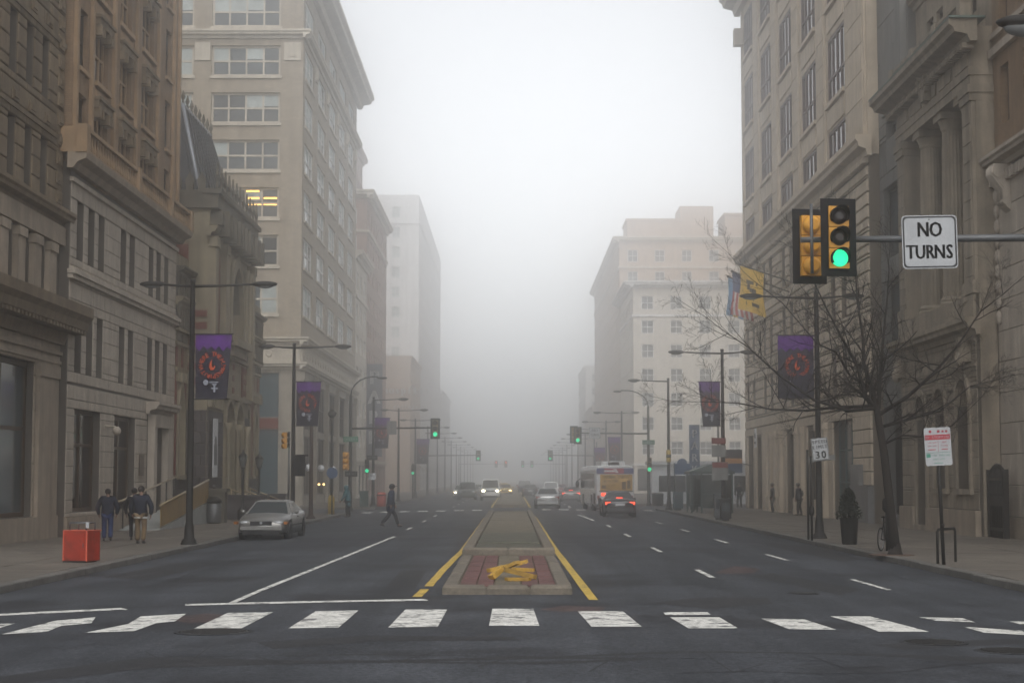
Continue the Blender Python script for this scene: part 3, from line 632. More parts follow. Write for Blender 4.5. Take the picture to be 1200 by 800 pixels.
for k in range(5): MB().box(-3.6, 3.6, -2.2 + k * .4, -.05, .155 + k * .15, .155 + (k + 1) * .15 - .004).build("step", BROWNST, st)
RAIL = mat("pale_brass_rail", (0.42, 0.34, 0.21), .35, metal=.6, var=.1)
for u in (-3.2, -.1, 3.2): MB().tube([(u, -2.3, 1.0), (u, -.3, 1.75)], .04, 6).tube([(u, -2.2, .2), (u, -2.2, 1.02)], .03, 6).tube([(u, -.5, .8), (u, -.5, 1.68)], .03, 6).build("handrail", RAIL, st)
for u in (-3.75, 3.75): MB().box(u - .35, u + .35, -2.4, -.12, .15, 1.25).box(u - .42, u + .42, -2.5, -.12, 1.25, 1.4).build("cheek_wall", BROWNST, st)

# ---------------------------------------------------------------- tall tan brick block across the side street
BUFFBR = mat("buff_brick", (0.335, 0.283, 0.218), .9, var=.12, bump=.2, streak=.14, brick=(.30, .10, .010))
BUFFST = mat("buff_limestone", (0.45, 0.405, 0.335), .85, var=.12, bump=.2, streak=.15, rnd=.05)
BUFFD = mat("grimy_limestone", (0.28, 0.25, 0.205), .88, var=.2, bump=.25, streak=.3, rnd=.05)
TEAL = mat("teal_panel", (0.030, 0.056, 0.068), .5, var=.15, streak=.1)
WHITEFR = mat("white_sash", (0.62, 0.63, 0.62), .5, var=.05)
b = Bld("tan_office_block", "tall tan brick block with banks of sash windows, some lit", "building", (-16.0, 129.0, 0), R(90))
zr = [14.65 + 3.67 * k for k in range(6)] + [36.85]
facade_bays = [(.9 + 8.75 * k, .9 + 8.75 * k + 6.0) for k in range(5)]
ops = [(a, c, z, z + 2.38) for a, c in facade_bays for z in zr]
gops = [(a - .15, c + 1.75, .9, 5.5) for a, c in facade_bays] + [(a - .15, c + 1.75, 6.0, 9.75) for a, c in facade_bays]
wall(b, BUFFBR, 0, 44.4, 12.9, 41, ops, rev=.26, back=30, skip=(0,)); wall(b, BUFFD, 0, 44.4, 0, 12.88, gops, rev=.3, back=30, skip=(0,), name="base_wall")
for o in ops: window(b, o, .26, 3, 2, .12, WHITEFR, GLASSP, blind=(BLIND, (0, .3, .5, .5, .7)))
for o in gops: window(b, o, .3, 4, 2 if o[2] > 2 else 1, .12, DARKFR, GLASS)
for k in range(6):
    u = -.05 + 8.75 * k
    b.part("pilaster", MB().box(u, u + .72, -.25, .01, .2, 9.9).box(u - .06, u + .78, -.32, .01, 9.7, 10.3), BUFFD)
def belts(u0, u1, off=0.0):
    cornice(b, BUFFST, u0, u1, 10.45, .55, .5, v=off); b.part("frieze", MB().box(u0, u1, off - .12, off + .01, 11.0, 12.3), BUFFST); cornice(b, BUFFST, u0, u1, 12.3, .6, .65, v=off)
    n = int((u1 - u0) / 1.9)
    for k in range(n): b.part("rosette", MB().lathe([(.28, 0), (.2, .08)], 10, (0, 0, 0), Matrix.Translation((u0 + 1 + k * 1.9, off - .11, 11.65)) @ Matrix.Rotation(R(90), 4, 'X')), BUFFST)
    cornice(b, BUFFST, u0, u1, 35.9, .65, .6, v=off)
belts(0, 44.4)
cornice(b, BUFFST, 0, 44.4, 40.4, 1.3, 1.7); b.part("parapet", MB().box(0, 44.4, .0, .5, 41.02, 42.2), BUFFST)
for o in ops: b.part("sill", MB().box(o[0] - .1, o[1] + .1, -.12, .05, o[2] - .2, o[2]), BUFFST)
for a, c in facade_bays:
    b.part("capital_panel", MB().box(c + .6, c + 2.1, -.12, .01, 34.4, 35.6).box(c + 1.0, c + 1.7, -.2, .01, 34.6, 35.4), BUFFST)
b.frame((0, 30, 0), R(-90))                    # the wall on the side street, u = X + 46
sb = [(22.92 - 6.67 * k, 28.22 - 6.67 * k) for k in range(3)]
sops = [(a, c, z, z + 2.38) for a, c in sb for z in zr]
b.put("side_wall", fix_mesh(wall_mb(0, 29.98, 12.9, 41, sops, rev=.35, back=.5, v=-.02), "side_wall", BUFFBR))
lit = []
for o in sops:
    q = window(b, o, .33, 4, 2, .17, BUFFST, GLASSP, blind=(BLIND, (0, 0, .35, .45, .95))); b.put("sill", cached(('sl', round(o[1] - o[0], 2)), lambda: MB().box(-.1, o[1] - o[0] + .1, -.14, .02, -.2, 0).mesh("sill", BUFFST)), (o[0], -.02, o[2]))
    if abs(o[2] - zr[2]) < .1 and o[0] > 22: lit.append(q)
LAMPW = mat("warm_tube_light", (1.0, .56, .13), emit=2.3)
for q in lit:
    for a, z in ((2.75, 2.12), (2.75, 1.58), (4.1, 1.58), (4.1, 1.1), (2.9, 1.1)): link("tube_light", MB().box(a, a + 1.0, -.11, -.09, z - .07, z + .07).mesh("tube_light", LAMPW), q)
sg = [(26.4, 28.35, 6.85, 10.2), (26.4, 28.35, .5, 5.9)]
b.put("side_base_wall", fix_mesh(wall_mb(0, 29.98, 0, 12.88, sg, rev=.3, back=.5, v=-.02), "side_base_wall", BUFFD))
for o in sg: b.put("teal_panel", MB().box(0, o[1] - o[0], -.06, 0, 0, o[3] - o[2]).mesh("teal_panel", TEAL), (o[0], .2, o[2]))
b.part("red_band", MB().box(26.4, 28.35, -.1, -.01, 5.98, 6.78), REDBR)
belts(0, 29.98, -.02)
for k in range(1, 3): b.part("capital_panel", MB().box(21.65 - 6.67 * (k - 1), 22.82 - 6.67 * (k - 1), -.14, -.01, 34.2, 35.6), BUFFST)
b.part("capital_panel", MB().box(28.5, 29.8, -.14, -.01, 34.2, 35.6).box(28.85, 29.45, -.2, -.01, 34.5, 35.3), BUFFST)
b.frame()
# ---------------------------------------------------------------- right: cream nine-storey block with rusticated lower storeys
CRM = mat("cream_terracotta", (0.47, 0.395, 0.305), .8, var=.14, bump=.2, rnd=.07, streak=.16, fine=.06)
CRMJ = mat("cream_joint", (0.11, 0.09, 0.07), .95, var=.2)
GREYPOL = mat("polished_grey_granite", (0.15, 0.15, 0.15), .35, var=.2, fine=.3)
TEALFR = mat("teal_shop_frame", (0.03, 0.075, 0.085), .45)
b = Bld("cream_office_block", "cream office block with oxblood window frames above a rusticated base", "building", (16.8, 122.5, 0), R(-90))
W = 43.0; cen = [3.2 + 8.05 * k for k in range(5)]
rows = [(18.5, 20.45), (21.9, 25.4), (27.1, 30.6), (32.3, 35.6)]
ops = [(c - 2.35, c + 2.35, z, z1) for c in cen for z, z1 in rows]
lops = [(c + d, c + d + 1.55, z, z + 2.45) for c in cen for d in (-2.2, .65) for z in (6.5, 10.3, 14.0)]
wall(b, CRM, 0, W, 17.5, 37.5, ops, rev=.17, back=24, name="upper_wall")
for o in ops:
    window(b, o, .17, 4, 1, .16, PURPFR, GLASS, tr=.02 + .36 if o[3] - o[2] > 3 else None); b.part("sill", MB().box(o[0] - .12, o[1] + .12, -.18, .1, o[2] - .22, o[2]), CRM)
    if o[2] > 20: b.part("spandrel_panel", MB().box(o[0] + .1, o[1] - .1, -.07, .01, o[2] - 1.35, o[2] - .4), CRM)
for u in [0.0] + [c + 2.75 for c in cen]:
    wd = .45 if u == 0 else (2.55 if u < 36 else 4.6)
    b.part("pier", MB().box(u, u + wd, -.10, .01, 18.3, 36.2).box(u - .05, u + wd + .05, -.2, .01, 18.25, 18.9), CRM)
    for k in range(13 if u > 0 else 0): b.put("stone_block", block_mesh(wd - .5, 1.34, .05, CRM), (u + .25, -.09, 18.9 + k * 1.36))
cornice(b, CRM, 0, W, 17.3, 1.0, .75); dentils(b, CRM, 0, W, 17.05, .25, 0, .3, .45)
cornice(b, CRM, 0, W, 36.2, 1.5, 1.5); b.part("parapet", MB().box(0, W, 0, .5, 37.52, 38.4), CRM)
for u in (.1, 42.6): b.part("console", MB().box(u - .2, u + .6, -.65, .01, 33.6, 34.8), CRM)
gops = [(1.3, 4.0, .3, 5.2), (5.6, 8.0, .2, 5.0), (18.2, 21.4, .3, 5.0), (25.7, 28.5, .3, 4.9), (33.5, 38.5, .4, 5.3)]
wall(b, CRMJ, 0, W, 0, 17.48, lops + gops, rev=.36, back=24, name="base_wall")
ashlar(b, CRM, 0, W, 5.7, 16.95, lops, .625, 2.7, .10, .085, cap=295, c=.03)
for o in lops: window(b, o, .3, 2, 2, .11, PURPFR, GLASS)
for o in gops[:4]: window(b, o, .36, 2, 1, .10, DARKFR, GLASS, tr=.7, name="shopfront")
window(b, gops[4], .36, 3, 3, .10, TEALFR, GLASSP, name="shopfront")
b.part("fascia", MB().box(0, W, -.1, .01, 5.2, 5.65), CRM); ashlar(b, CRM, 38.8, W, 1.9, 5.2, [], .62, 1.2, .12, .05, cap=60)
b.part("plinth", MB().box(38.7, W + .02, -.3, .02, 0, 1.9).box(39.2, 41.2, -.34, .02, 1.9, 2.9), GREYPOL)
for u in (10.6, 12.2, 14.6, 16.2, 22.3, 24.0, 29.4, 31.2): b.part("pilaster", MB().box(u, u + .8, -.3, .01, .15, 5.1).box(u - .08, u + .88, -.38, .01, .15, 1.1).box(u - .06, u + .86, -.36, .01, 4.8, 5.2), CRM)
for u0, u1 in ((0, 1.2), (4.1, 5.5), (8.1, 10.5), (13.1, 14.5), (17.1, 18.1), (21.5, 22.2), (24.9, 25.6), (28.6, 29.3), (32.1, 33.4)): b.part("pier_facing", MB().box(u0, u1, -.1, .01, .15, 5.15), CRM)
ws = tag(MB().box(-.45, .45, -.05, 0, 0, 1.3).build("wall_sign", mat("white_sign", (.6, .61, .62), .5), None, (16.45, 115.3, 4.3), (0, 0, R(-90))), "small white sign with dark symbol on the cream block's corner shopfront", "sign")
MB().ball((0, -.06, .8), .22, .02, .22).box(-.3, .3, -.07, -.052, .25, .4).build("symbol", DARKFR, ws)

# ---------------------------------------------------------------- recessed grey modern infill
GREYP = mat("grey_panel", (0.13, 0.13, 0.125), .7, var=.15, bump=.15, rnd=.08, streak=.3)
GREYJ = mat("grey_joint", (0.09, 0.09, 0.088), .9)
b = Bld("grey_infill_building", "narrow recessed grey panel building wedged between cream block and columned bank", "building", (17.35, 79.5, 0), R(-90))
ops = [(.7, 5.2, 12.3, 15.6), (.7, 5.2, 7.6, 11.3), (1.6, 4.4, 17.8, 18.6), (1.0, 5.0, .6, 5.5)]
wall(b, GREYJ, 0, 6.0, 0, 27, ops, rev=.4)
ashlar(b, GREYP, 0, 6.0, .1, 27, ops, 1.75, 2.9, .05, .03)
for o in ops: window(b, o, .4, 2, 1, .12, DARKFR, GLASSP if o[2] > 6 else GLASS)
b.part("projecting_fin", MB().box(4.9, 6.0, -.35, -.06, 15.8, 26.9).box(1.2, 4.5, -.2, -.06, 18.9, 21.8), GREYP)

# ---------------------------------------------------------------- columned bank
LIME = mat("weathered_limestone", (0.255, 0.215, 0.165), .88, var=.22, bump=.35, bscale=18, rnd=.09, streak=.38, fine=.12)
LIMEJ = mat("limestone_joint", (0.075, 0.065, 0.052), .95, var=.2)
COPPER = mat("verdigris_copper", (0.075, 0.115, 0.10), .7, var=.3)
b = Bld("columned_bank", "weathered classical bank with giant columns above arched windows", "building", (16.8, 73.5, 0), R(-90))
W = 12.0
aop = [(2.7, 4.35, .35, 5.6), (5.75, 7.55, 1.85, 5.75), (9.15, 10.95, 1.85, 5.9)]
wall(b, LIMEJ, 0, W, 0, 8.9, aop, rev=.7, back=14, name="base_wall")
ashlar(b, LIME, 0, W, 1.1, 7.4, [(o[0], o[1], o[2], o[3]) for o in aop], .62, 1.5, .03)
for a, c, z0, z1 in aop:
    arch_fill(b, LIME, a, c, z1 - .95, z1, 'round', -.03, .55); arch_ring(b, LIME, a, c, z1 - .95, z1, 'round', .25, -.12, -.02, foot=z0); window(b, (a, c, z0, z1), .7, 2, 3, .09, DARKFR, GLASS); b.part("sill", MB().box(a - .3, c + .3, -.16, .1, z0 - .2, z0), LIME)
for u0, u1 in ((-.02, 2.4), (4.6, W + .02)): b.part("plinth", MB().box(u0, u1, -.2, .02, 0, 1.08), GREYST)
b.part("relief_frieze", MB().box(0, W, -.08, .01, 6.3, 6.4).box(0, W, -.08, .01, 7.2, 7.38), LIME)
cornice(b, LIME, 0, W, 7.4, .65, .55); b.part("pedestal_course", MB().box(0, W, -.1, .01, 8.05, 8.9), LIME)
for u in (.2, 10.6): b.part("bracket", MB().box(u, u + .7, -.4, .01, 6.5, 7.4).ball((u + .35, -.35, 6.6), .3, .2, .3), LIME)
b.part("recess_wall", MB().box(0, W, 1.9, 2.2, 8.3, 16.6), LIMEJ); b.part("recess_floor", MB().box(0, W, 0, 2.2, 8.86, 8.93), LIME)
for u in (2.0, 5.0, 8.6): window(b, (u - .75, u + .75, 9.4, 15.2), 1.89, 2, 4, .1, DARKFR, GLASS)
for u0, u1 in ((0, 1.3), (10.7, W)):
    b.part("corner_pier", MB().box(u0, u1, -.02, 2.2, 8.94, 16.0).box(u0 - .06, u1 + .06, -.12, 2.2, 8.94, 9.4).box(u0 - .05, u1 + .05, -.1, 2.2, 16.0, 16.3).box(u0 - .1, u1 + .1, -.16, 2.2, 16.3, 16.6), LIME)
    for k in range(9): b.put("stone_block", block_mesh(u1 - u0 - .3, .66, .03, LIME), (u0 + .15, -.02, 9.6 + k * .70))
for u in (3.2, 6.75, 9.9):
    mb = MB(); n = 40; prof = [(.62, 0), (.62, .14), (.57, .18), (.60, .28), (.49, .4), (.485, 2.4), (.46, 5.0), (.415, 6.95), (.46, 7.02), (.46, 7.1), (.49, 7.18), (.58, 7.4)]
    vs = []
    for r, z in prof:
        for k in range(n):
            t = 2 * math.pi * k / n; rr = r * (1 - (.05 if (k % 2 and .38 < z < 6.96) else 0)); vs.append((u + rr * math.cos(t), .66 + rr * math.sin(t), 8.94 + z))
    mb.add(vs, [(i * n + k, i * n + (k + 1) % n, (i + 1) * n + (k + 1) % n, (i + 1) * n + k) for i in range(len(prof) - 1) for k in range(n)])
    c_ = b.part("column", mb, LIME); b.part("capital", MB().box(u - .6, u + .6, .04, 1.28, 16.33, 16.6), LIME, c_)
b.part("architrave", MB().box(0, W, -.05, 2.3, 16.6, 16.95).box(-.04, W + .04, -.1, 2.3, 16.95, 17.27), LIME); b.part("frieze", MB().box(0, W, 0, 2.3, 17.27, 18.0), LIME)
for k in range(5): b.part("frieze_panel", MB().box(.3 + k * 2.4, 2.1 + k * 2.4, -.06, .01, 17.35, 17.9), LIME)
ea = MB().plate([(5.6, 17.3), (6.2, 17.3), (6.35, 17.9), (6.2, 18.3), (5.6, 18.3), (5.45, 17.9)], -.35, .01)
for s_ in (-1, 1):
    for k in range(3): ea.plate([(5.9 + s_ * .2, 18.2 - k * .22), (5.9 + s_ * (.75 - .1 * k), 18.35 - k * .25), (5.9 + s_ * (.7 - .1 * k), 18.15 - k * .25), (5.9 + s_ * .2, 17.95 - k * .22)][::s_], -.42 + .04 * k, -.2)
ea.ball((5.9, -.42, 18.25), .12, .14, .16); b.part("carved_eagle", ea, LIME)
dentils(b, LIME, -.3, W + .3, 17.85, .2, 0, .42, .34); cornice(b, LIME, 0, W, 18.0, .82, 1.0); b.part("gutter", MB().box(-1, W + 1, -1.02, .3, 18.82, 18.9), COPPER)
balustrade(b, LIME, 0, W, 18.9, .95, -.15, .26, (.3, 4.1, 7.9, 11.7))
at = [(2.0, 3.1, 20.0, 21.6), (3.6, 4.7, 20.0, 21.6), (7.0, 8.1, 20.0, 21.6), (8.6, 9.7, 20.0, 21.6)]
b.put("attic_wall", fix_mesh(wall_mb(0, W, 18.8, 23.2, at, rev=.3, back=13, v=.9), "attic_wall", LIME))
for o in at: window(b, o, .3, 1, 2, .08, DARKFR, GLASS, v=.9)
cornice(b, LIME, 0, W, 22.6, .6, .4, v=.9)
b.part("side_pier_facing", MB().box(W + .002, W + .04, .12, .75, .1, 16.5), LIME); b.part("entablature_core", MB().box(.01, W - .01, .03, 13.5, 17.3, 18.78).box(.01, W - .01, 2.21, 13.5, 8.9, 17.3), LIME)

# ---------------------------------------------------------------- nearest right building
b = Bld("brick_corner_building", "tan brick and stone building with carved bracket beside the columned bank", "building", (17.6, 61.45, 0), R(-90))
ops = [(.9, 1.9, 14.9, 17.0), (3.6, 4.6, 14.9, 17.0), (6.3, 7.3, 14.9, 17.0), (.9, 1.9, 18.6, 21.2), (3.6, 4.6, 18.6, 21.2), (6.3, 7.3, 18.6, 21.2), (4.5, 8.5, .8, 6.0)]
wall(b, TANBR, 0, 15, 13.5, 25, ops[:6], rev=.4, name="upper_wall"); wall(b, JOINT, 0, 15, 0, 13.48, ops[6:], rev=.4, name="base_wall")
for o in ops[:6]: window(b, o, .4, 1, 2, .08, DARKFR, GLASS)
window(b, ops[6], .4, 2, 2, .12, BRONZE, GLASS)
ashlar(b, PALEST, 0, 15, .9, 13.0, ops[6:], 1.1, 2.6, .03, cap=120); b.part("plinth", MB().box(0, 15, -.14, .02, 0, .88), GREYST)
cornice(b, PALEST, 0, 15, 13.3, .5, .6, ret=False); b.part("string_course", MB().box(0, 15, -.2, .01, 17.5, 17.8).box(0, 15, -.12, .01, 18.2, 18.4), PALEST); dentils(b, PALEST, 0, 15, 12.75, .35, 0, .25, .4)
cb = MB().extr([(.01, 13.3), (-.62, 13.3), (-.66, 13.0), (-.5, 12.7), (-.28, 12.45), (-.3, 12.1), (-.2, 11.8), (.01, 11.6)], 1.25, 1.95)
for k in range(5): cb.tube([(1.3 + k * .15, -.66, 13.2), (1.3 + k * .15, -.68, 12.95), (1.3 + k * .15, -.5, 12.66), (1.3 + k * .15, -.3, 12.4), (1.3 + k * .15, -.31, 12.05)], .045, 6)
cb.tube([(1.2, -.45, 13.0), (2.0, -.45, 13.0)], .2, 10).tube([(1.22, -.2, 12.0), (1.98, -.2, 12.0)], .14, 10); b.part("carved_bracket", cb, PALEST)
for k in range(9): b.part("hanging_ornament", MB().ball((.35, -.08, 12.4 - k * .55), .16, .12, .26), PALEST)

# iron gate between them
g = thing("iron_gate", "black iron gate of upright bars closing the gap beside the columned bank", "gate", (17.1, 60.3, .155), R(-90))
for k in range(9): MB().tube([(-.9 + k * .22, 0, 0), (-.9 + k * .22, 0, 2.2 + .25 * math.sin(k / 8 * math.pi))], .045, 6).ball((-.9 + k * .22, 0, 2.28 + .25 * math.sin(k / 8 * math.pi)), .06, .06, .1).build("bar", IRON, g)
MB().box(-1.0, .95, -.05, .05, .25, .36).box(-1.0, .95, -.05, .05, 1.1, 1.5).box(-1.0, .95, -.05, .05, 2.0, 2.1).box(-1.05, -.92, -.1, .1, 0, 2.4).box(.85, 1.0, -.1, .1, 0, 2.4).build("gate_frame", IRON, g)

# ---------------------------------------------------------------- buildings farther off, fading in the mist
PINKST = mat("pink_brick", (0.33, 0.225, 0.185), .9, var=.12, streak=.1, brick=(.3, .1, .01))
GREYC = mat("haze_paled_concrete", (0.60, 0.59, 0.58), .9, var=.12, streak=.12)  # concrete lightened towards the mist: haze painted into the wall colour
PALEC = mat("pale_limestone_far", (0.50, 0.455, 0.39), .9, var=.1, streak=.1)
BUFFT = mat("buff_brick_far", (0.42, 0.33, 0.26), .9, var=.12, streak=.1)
def far_block(name, label, loc, rz, W, H, D, m, floors, cols, wn, trim=None, base=4.5, side=None, nx=2, corn=.8, fm=WHITEFR, pm=GLASSP, prt=None):
    b = Bld(name, label, "building", loc, rz)
    fz = [base + (H - base - 1.5) / floors * k for k in range(floors)]; fh = (H - base - 1.5) / floors
    def face(u0, u1, cols, nm, back, v=0.0, ground=True, skip=()):
        st = (u1 - u0) / cols; ops = [(u0 + st * (i + .5) - wn / 2, u0 + st * (i + .5) + wn / 2, z + fh * .28, z + fh * .84) for i in range(cols) for z in fz]
        gp = [(u0 + st * (i + .12), u0 + st * (i + .88), .5, base - .9) for i in range(cols)] if ground else []
        b.put(nm, fix_mesh(wall_mb(u0, u1, 0, H, ops + gp, rev=.3, back=back, v=v, skip=skip), nm, m))
        for o in ops: window(b, o, .3, nx, 2, .1, fm, pm, v=v)
        for o in gp: window(b, o, .3, 2, 1, .14, DARKFR, GLASS, v=v, name="shopfront")
        t = trim or m
        for z in (base - .5, fz[-1]): b.part("string_course", MB().box(u0 - .1, u1 + .1, v - .2, v + .01, z - .05, z + .25), t)
        if corn: cornice(b, t, u0, u1, H - .9, .9, corn, v=v)
        return ops
    face(0, W, cols, "wall", D, skip=() if not side else ((0,) if rz > 0 else (1,)))
    if side:
        if rz > 0: b.frame((0, D, 0), R(-90))
        else: b.frame((W, 0, 0), R(90))
        face(0.02, D - .02, side, "side_wall", .5, -.02); b.frame()
    return b
far_block("white_fronted_building", "narrow white fronted building with tall sashes next to the tan block", (-16.0, 173.6, 0), R(90), 13.3, 25.5, 20, PALEC, 6, 3, 2.6, side=None, nx=2)
far_block("pink_brick_building", "pink brick building with rows of small windows behind the vertical PARK sign", (-16.0, 187.1, 0), R(90), 29, 34, 25, PINKST, 9, 8, 1.9, trim=BUFFST, side=6)
far_block("slender_pink_tower", "slender pale pink tower rising faintly above the tan block's cornice", (-22.5, 238, 0), R(90), 16, 50, 9, PINKST, 13, 4, 1.8, side=3)
far_block("hospital_annexe", "lower pale hospital wall carrying white lettering in the mist", (-15.6, 262, 0), R(90), 28, 21, 26, BUFFT, 5, 6, 2.0, side=None, corn=.3)
far_block("grey_slab_tower", "broad grey slab tower looming in mist behind the hospital wall", (-16.0, 292, 0), R(90), 88, 51, 32, GREYC, 13, 16, 1.5, side=4, corn=.0, fm=GREYC, pm=BLIND)  # pale panes and wall-coloured frames paint haze over the window contrast
far_block("misty_low_block", "low block fading out at the misty street end near the slab tower", (-16.0, 384, 0), R(90), 56, 22, 25, GREYC, 5, 9, 3.2, side=4, corn=.4)
far_block("cream_hotel", "cream hotel with dark cornice and paired windows beyond the parking lot", (16.8, 264, 0), R(-90), 28, 29.5, 24, PALEC, 7, 8, 1.7, trim=GREYC, side=6, corn=1.3)
far_block("buff_brick_hotel", "taller buff brick hotel with rooftop blocks rising behind the cream hotel", (16.8, 346, 0), R(-90), 80, 40, 34, BUFFT, 10, 22, 1.6, trim=PALEC, side=8, corn=1.0)
t = thing("rooftop_block", "square brick rooftop block on the buff hotel, edge near the street", "rooftop block", (18.5, 272, 40)); MB().box(0, 8.5, 0, 9, 0, 3.4).box(-.2, 8.7, -.2, 9.2, 3.4, 3.8).build("wall", BUFFT, t); MB().box(8.6, 14.0, 1, 9, 0, 6.0).build("tank_house", BUFFT, t)
t = thing("rooftop_block", "long low rooftop block on the buff hotel, away from the street", "rooftop block", (34.0, 270, 40)); MB().box(0, 14, 0, 9, 0, 4.0).box(-.2, 14.2, -.2, 9.2, 4.0, 4.4).build("wall", BUFFT, t); MB().box(5, 7, 2, 5, 4.4, 5.6).build("vent_housing", BUFFT, t)
far_block("misty_stepped_block", "stepped block fading in mist past the buff hotel", (16.8, 430, 0), R(-90), 40, 28, 30, GREYC, 7, 7, 3.2, side=5, corn=.3)
far_block("misty_small_block", "small low block in mist at the buff hotel's foot", (16.6, 388, 0), R(-90), 40, 17, 20, BUFFT, 4, 8, 2.6, side=4, corn=.3)
# ================================================================ street furniture
POLE = mat("dark_painted_steel", (0.014, 0.013, 0.012), .6, var=.25, scale=3, metal=.0, spec=.2)
BRWNP = mat("brown_painted_steel", (0.035, 0.022, 0.018), .6, var=.25, scale=3, spec=.2)
ALU = mat("dull_aluminium", (0.10, 0.103, 0.107), .5, var=.15, metal=.5)
LENS = mat("lamp_glass", (0.13, 0.135, 0.135), .2, var=.05)
SIGY = mat("signal_yellow", (0.50, 0.235, 0.022), .45, var=.12, scale=5)
SIGYD = mat("signal_old_yellow", (0.20, 0.13, 0.03), .55, var=.2, scale=5)
BLACKP = mat("black_plate", (0.005, 0.005, 0.006), .7, var=.2, spec=.12)
GREENL = mat("green_signal_light", (0.02, 0.66, 0.30), emit=1.25); REDL = mat("red_signal_light", (1.0, 0.06, 0.04), emit=2.0)
OFFL = mat("unlit_lens", (0.02, 0.012, 0.010), .2)
WSIGN = mat("white_reflective_sheet", (0.33, 0.34, 0.35), .5, var=.08, scale=2); BLK = mat("black_print", (0.012, 0.012, 0.012), .5, var=0, bump=0)
REDP = mat("red_print", (0.30, 0.016, 0.028), .5, var=0, bump=0); GRNS = mat("green_sign", (0.02, 0.12, 0.07), .5, var=.05); GREENP = mat("green_print", (0.04, 0.20, 0.14), .5, var=0, bump=0)
BLUES = mat("blue_sign", (0.025, 0.06, 0.13), .5, var=.08)

def lamp_head(mb_, x, z, s=1): mb_.ball((x, 0, z), .42 * s, .17 * s, .10 * s, 12, 6)
def lamp_post(name, label, loc, rz, h=8.35, arms=(-1.0, 2.0), group=None, m=POLE):
    t = thing(name, label, "street lamp", loc, rz, group)
    MB().lathe([(.24, 0), (.24, .12), (.17, .2), (.15, .55), (.115, .7), (.075, h), (.085, h + .01), (.085, h + .1)], 12).build("pole", m, t)
    MB().lathe([(.27, 0), (.27, .05), (.22, .09)], 12).build("base_flange", m, t)
    for a in arms:
        ar = MB().tube([(0, 0, h - .12), (a * .5, 0, h - .10), (a, 0, h - .05)], [.05, .04, .032], 8).build("arm", m, t)
        hd = MB(); lamp_head(hd, a + math.copysign(.3, a), h - .05); hd.build("lamp_head", m, ar)
        MB().ball((a + math.copysign(.32, a), 0, h - .11), .27, .12, .08, 10, 5).build("lens", LENS, ar)
    return t
lamp_post("street_lamp", "black double-arm lamp post on the pavement in front of the gothic academy's banner", (-10.25, 54.5, .155), 0)
lamp_post("street_lamp", "black double-arm lamp post with a signal box just past the parked sedan", (-10.3, 80.5, .155), 0)
lamp_post("street_lamp", "dark double-arm lamp post with banner behind bare tree branches", (10.75, 60.0, .155), R(180), 8.55)
lamp_post("street_lamp", "dark double-arm lamp post with banner near the bus shelter", (10.55, 85.5, .155), R(180), 8.45)
lamp_post("street_lamp", "dark single-arm lamp post with yellow tag beside the bus shelter", (10.35, 113.0, .155), R(180), 8.6, (1.95,))
lamp_post("street_lamp", "grey single-arm lamp post on the corner past the curved mast", (-10.3, 127.0, .155), 0, 8.0, (1.9,))
ORD = ("first", "second", "third", "fourth", "fifth", "sixth", "seventh", "eighth", "ninth", "tenth", "eleventh", "twelfth")
far = lamp_post("street_lamp", "first double-arm misty lamp post past the curved mast on the hospital's kerb", (-10.35, 156, .155), 0, 8.35, group="lamp posts fading into mist, hospital kerb")
for k in range(1, 12):
    c = copy_tree(far); c.location = (-10.35, 156 + 27 * k, .155); c["label"] = ORD[k] + " double-arm misty lamp post past the curved mast on the hospital's kerb"
c = copy_tree(far); c.location = (10.4, 162, .155); c.rotation_euler.z = R(180); c["label"] = "first double-arm misty lamp post past the curved mast on the cream hotel's kerb"; c["group"] = "lamp posts fading into mist, hotel kerb"; farr = c
for k in range(1, 12):
    c = copy_tree(farr); c.location = (10.4, 162 + 27 * k, .155); c["label"] = ORD[k] + " double-arm misty lamp post past the curved mast on the cream hotel's kerb"
p = thing("plain_pole", "plain brown steel pole with flared foot behind the purple banner", "pole", (-10.5, 89.5, .155)); MB().lathe([(.21, 0), (.21, .1), (.13, .2), (.11, .6), (.09, 6.0)], 12).build("shaft", BRWNP, p); MB().lathe([(.26, 0), (.26, .05), (.2, .12)], 12).build("foot", BRWNP, p)

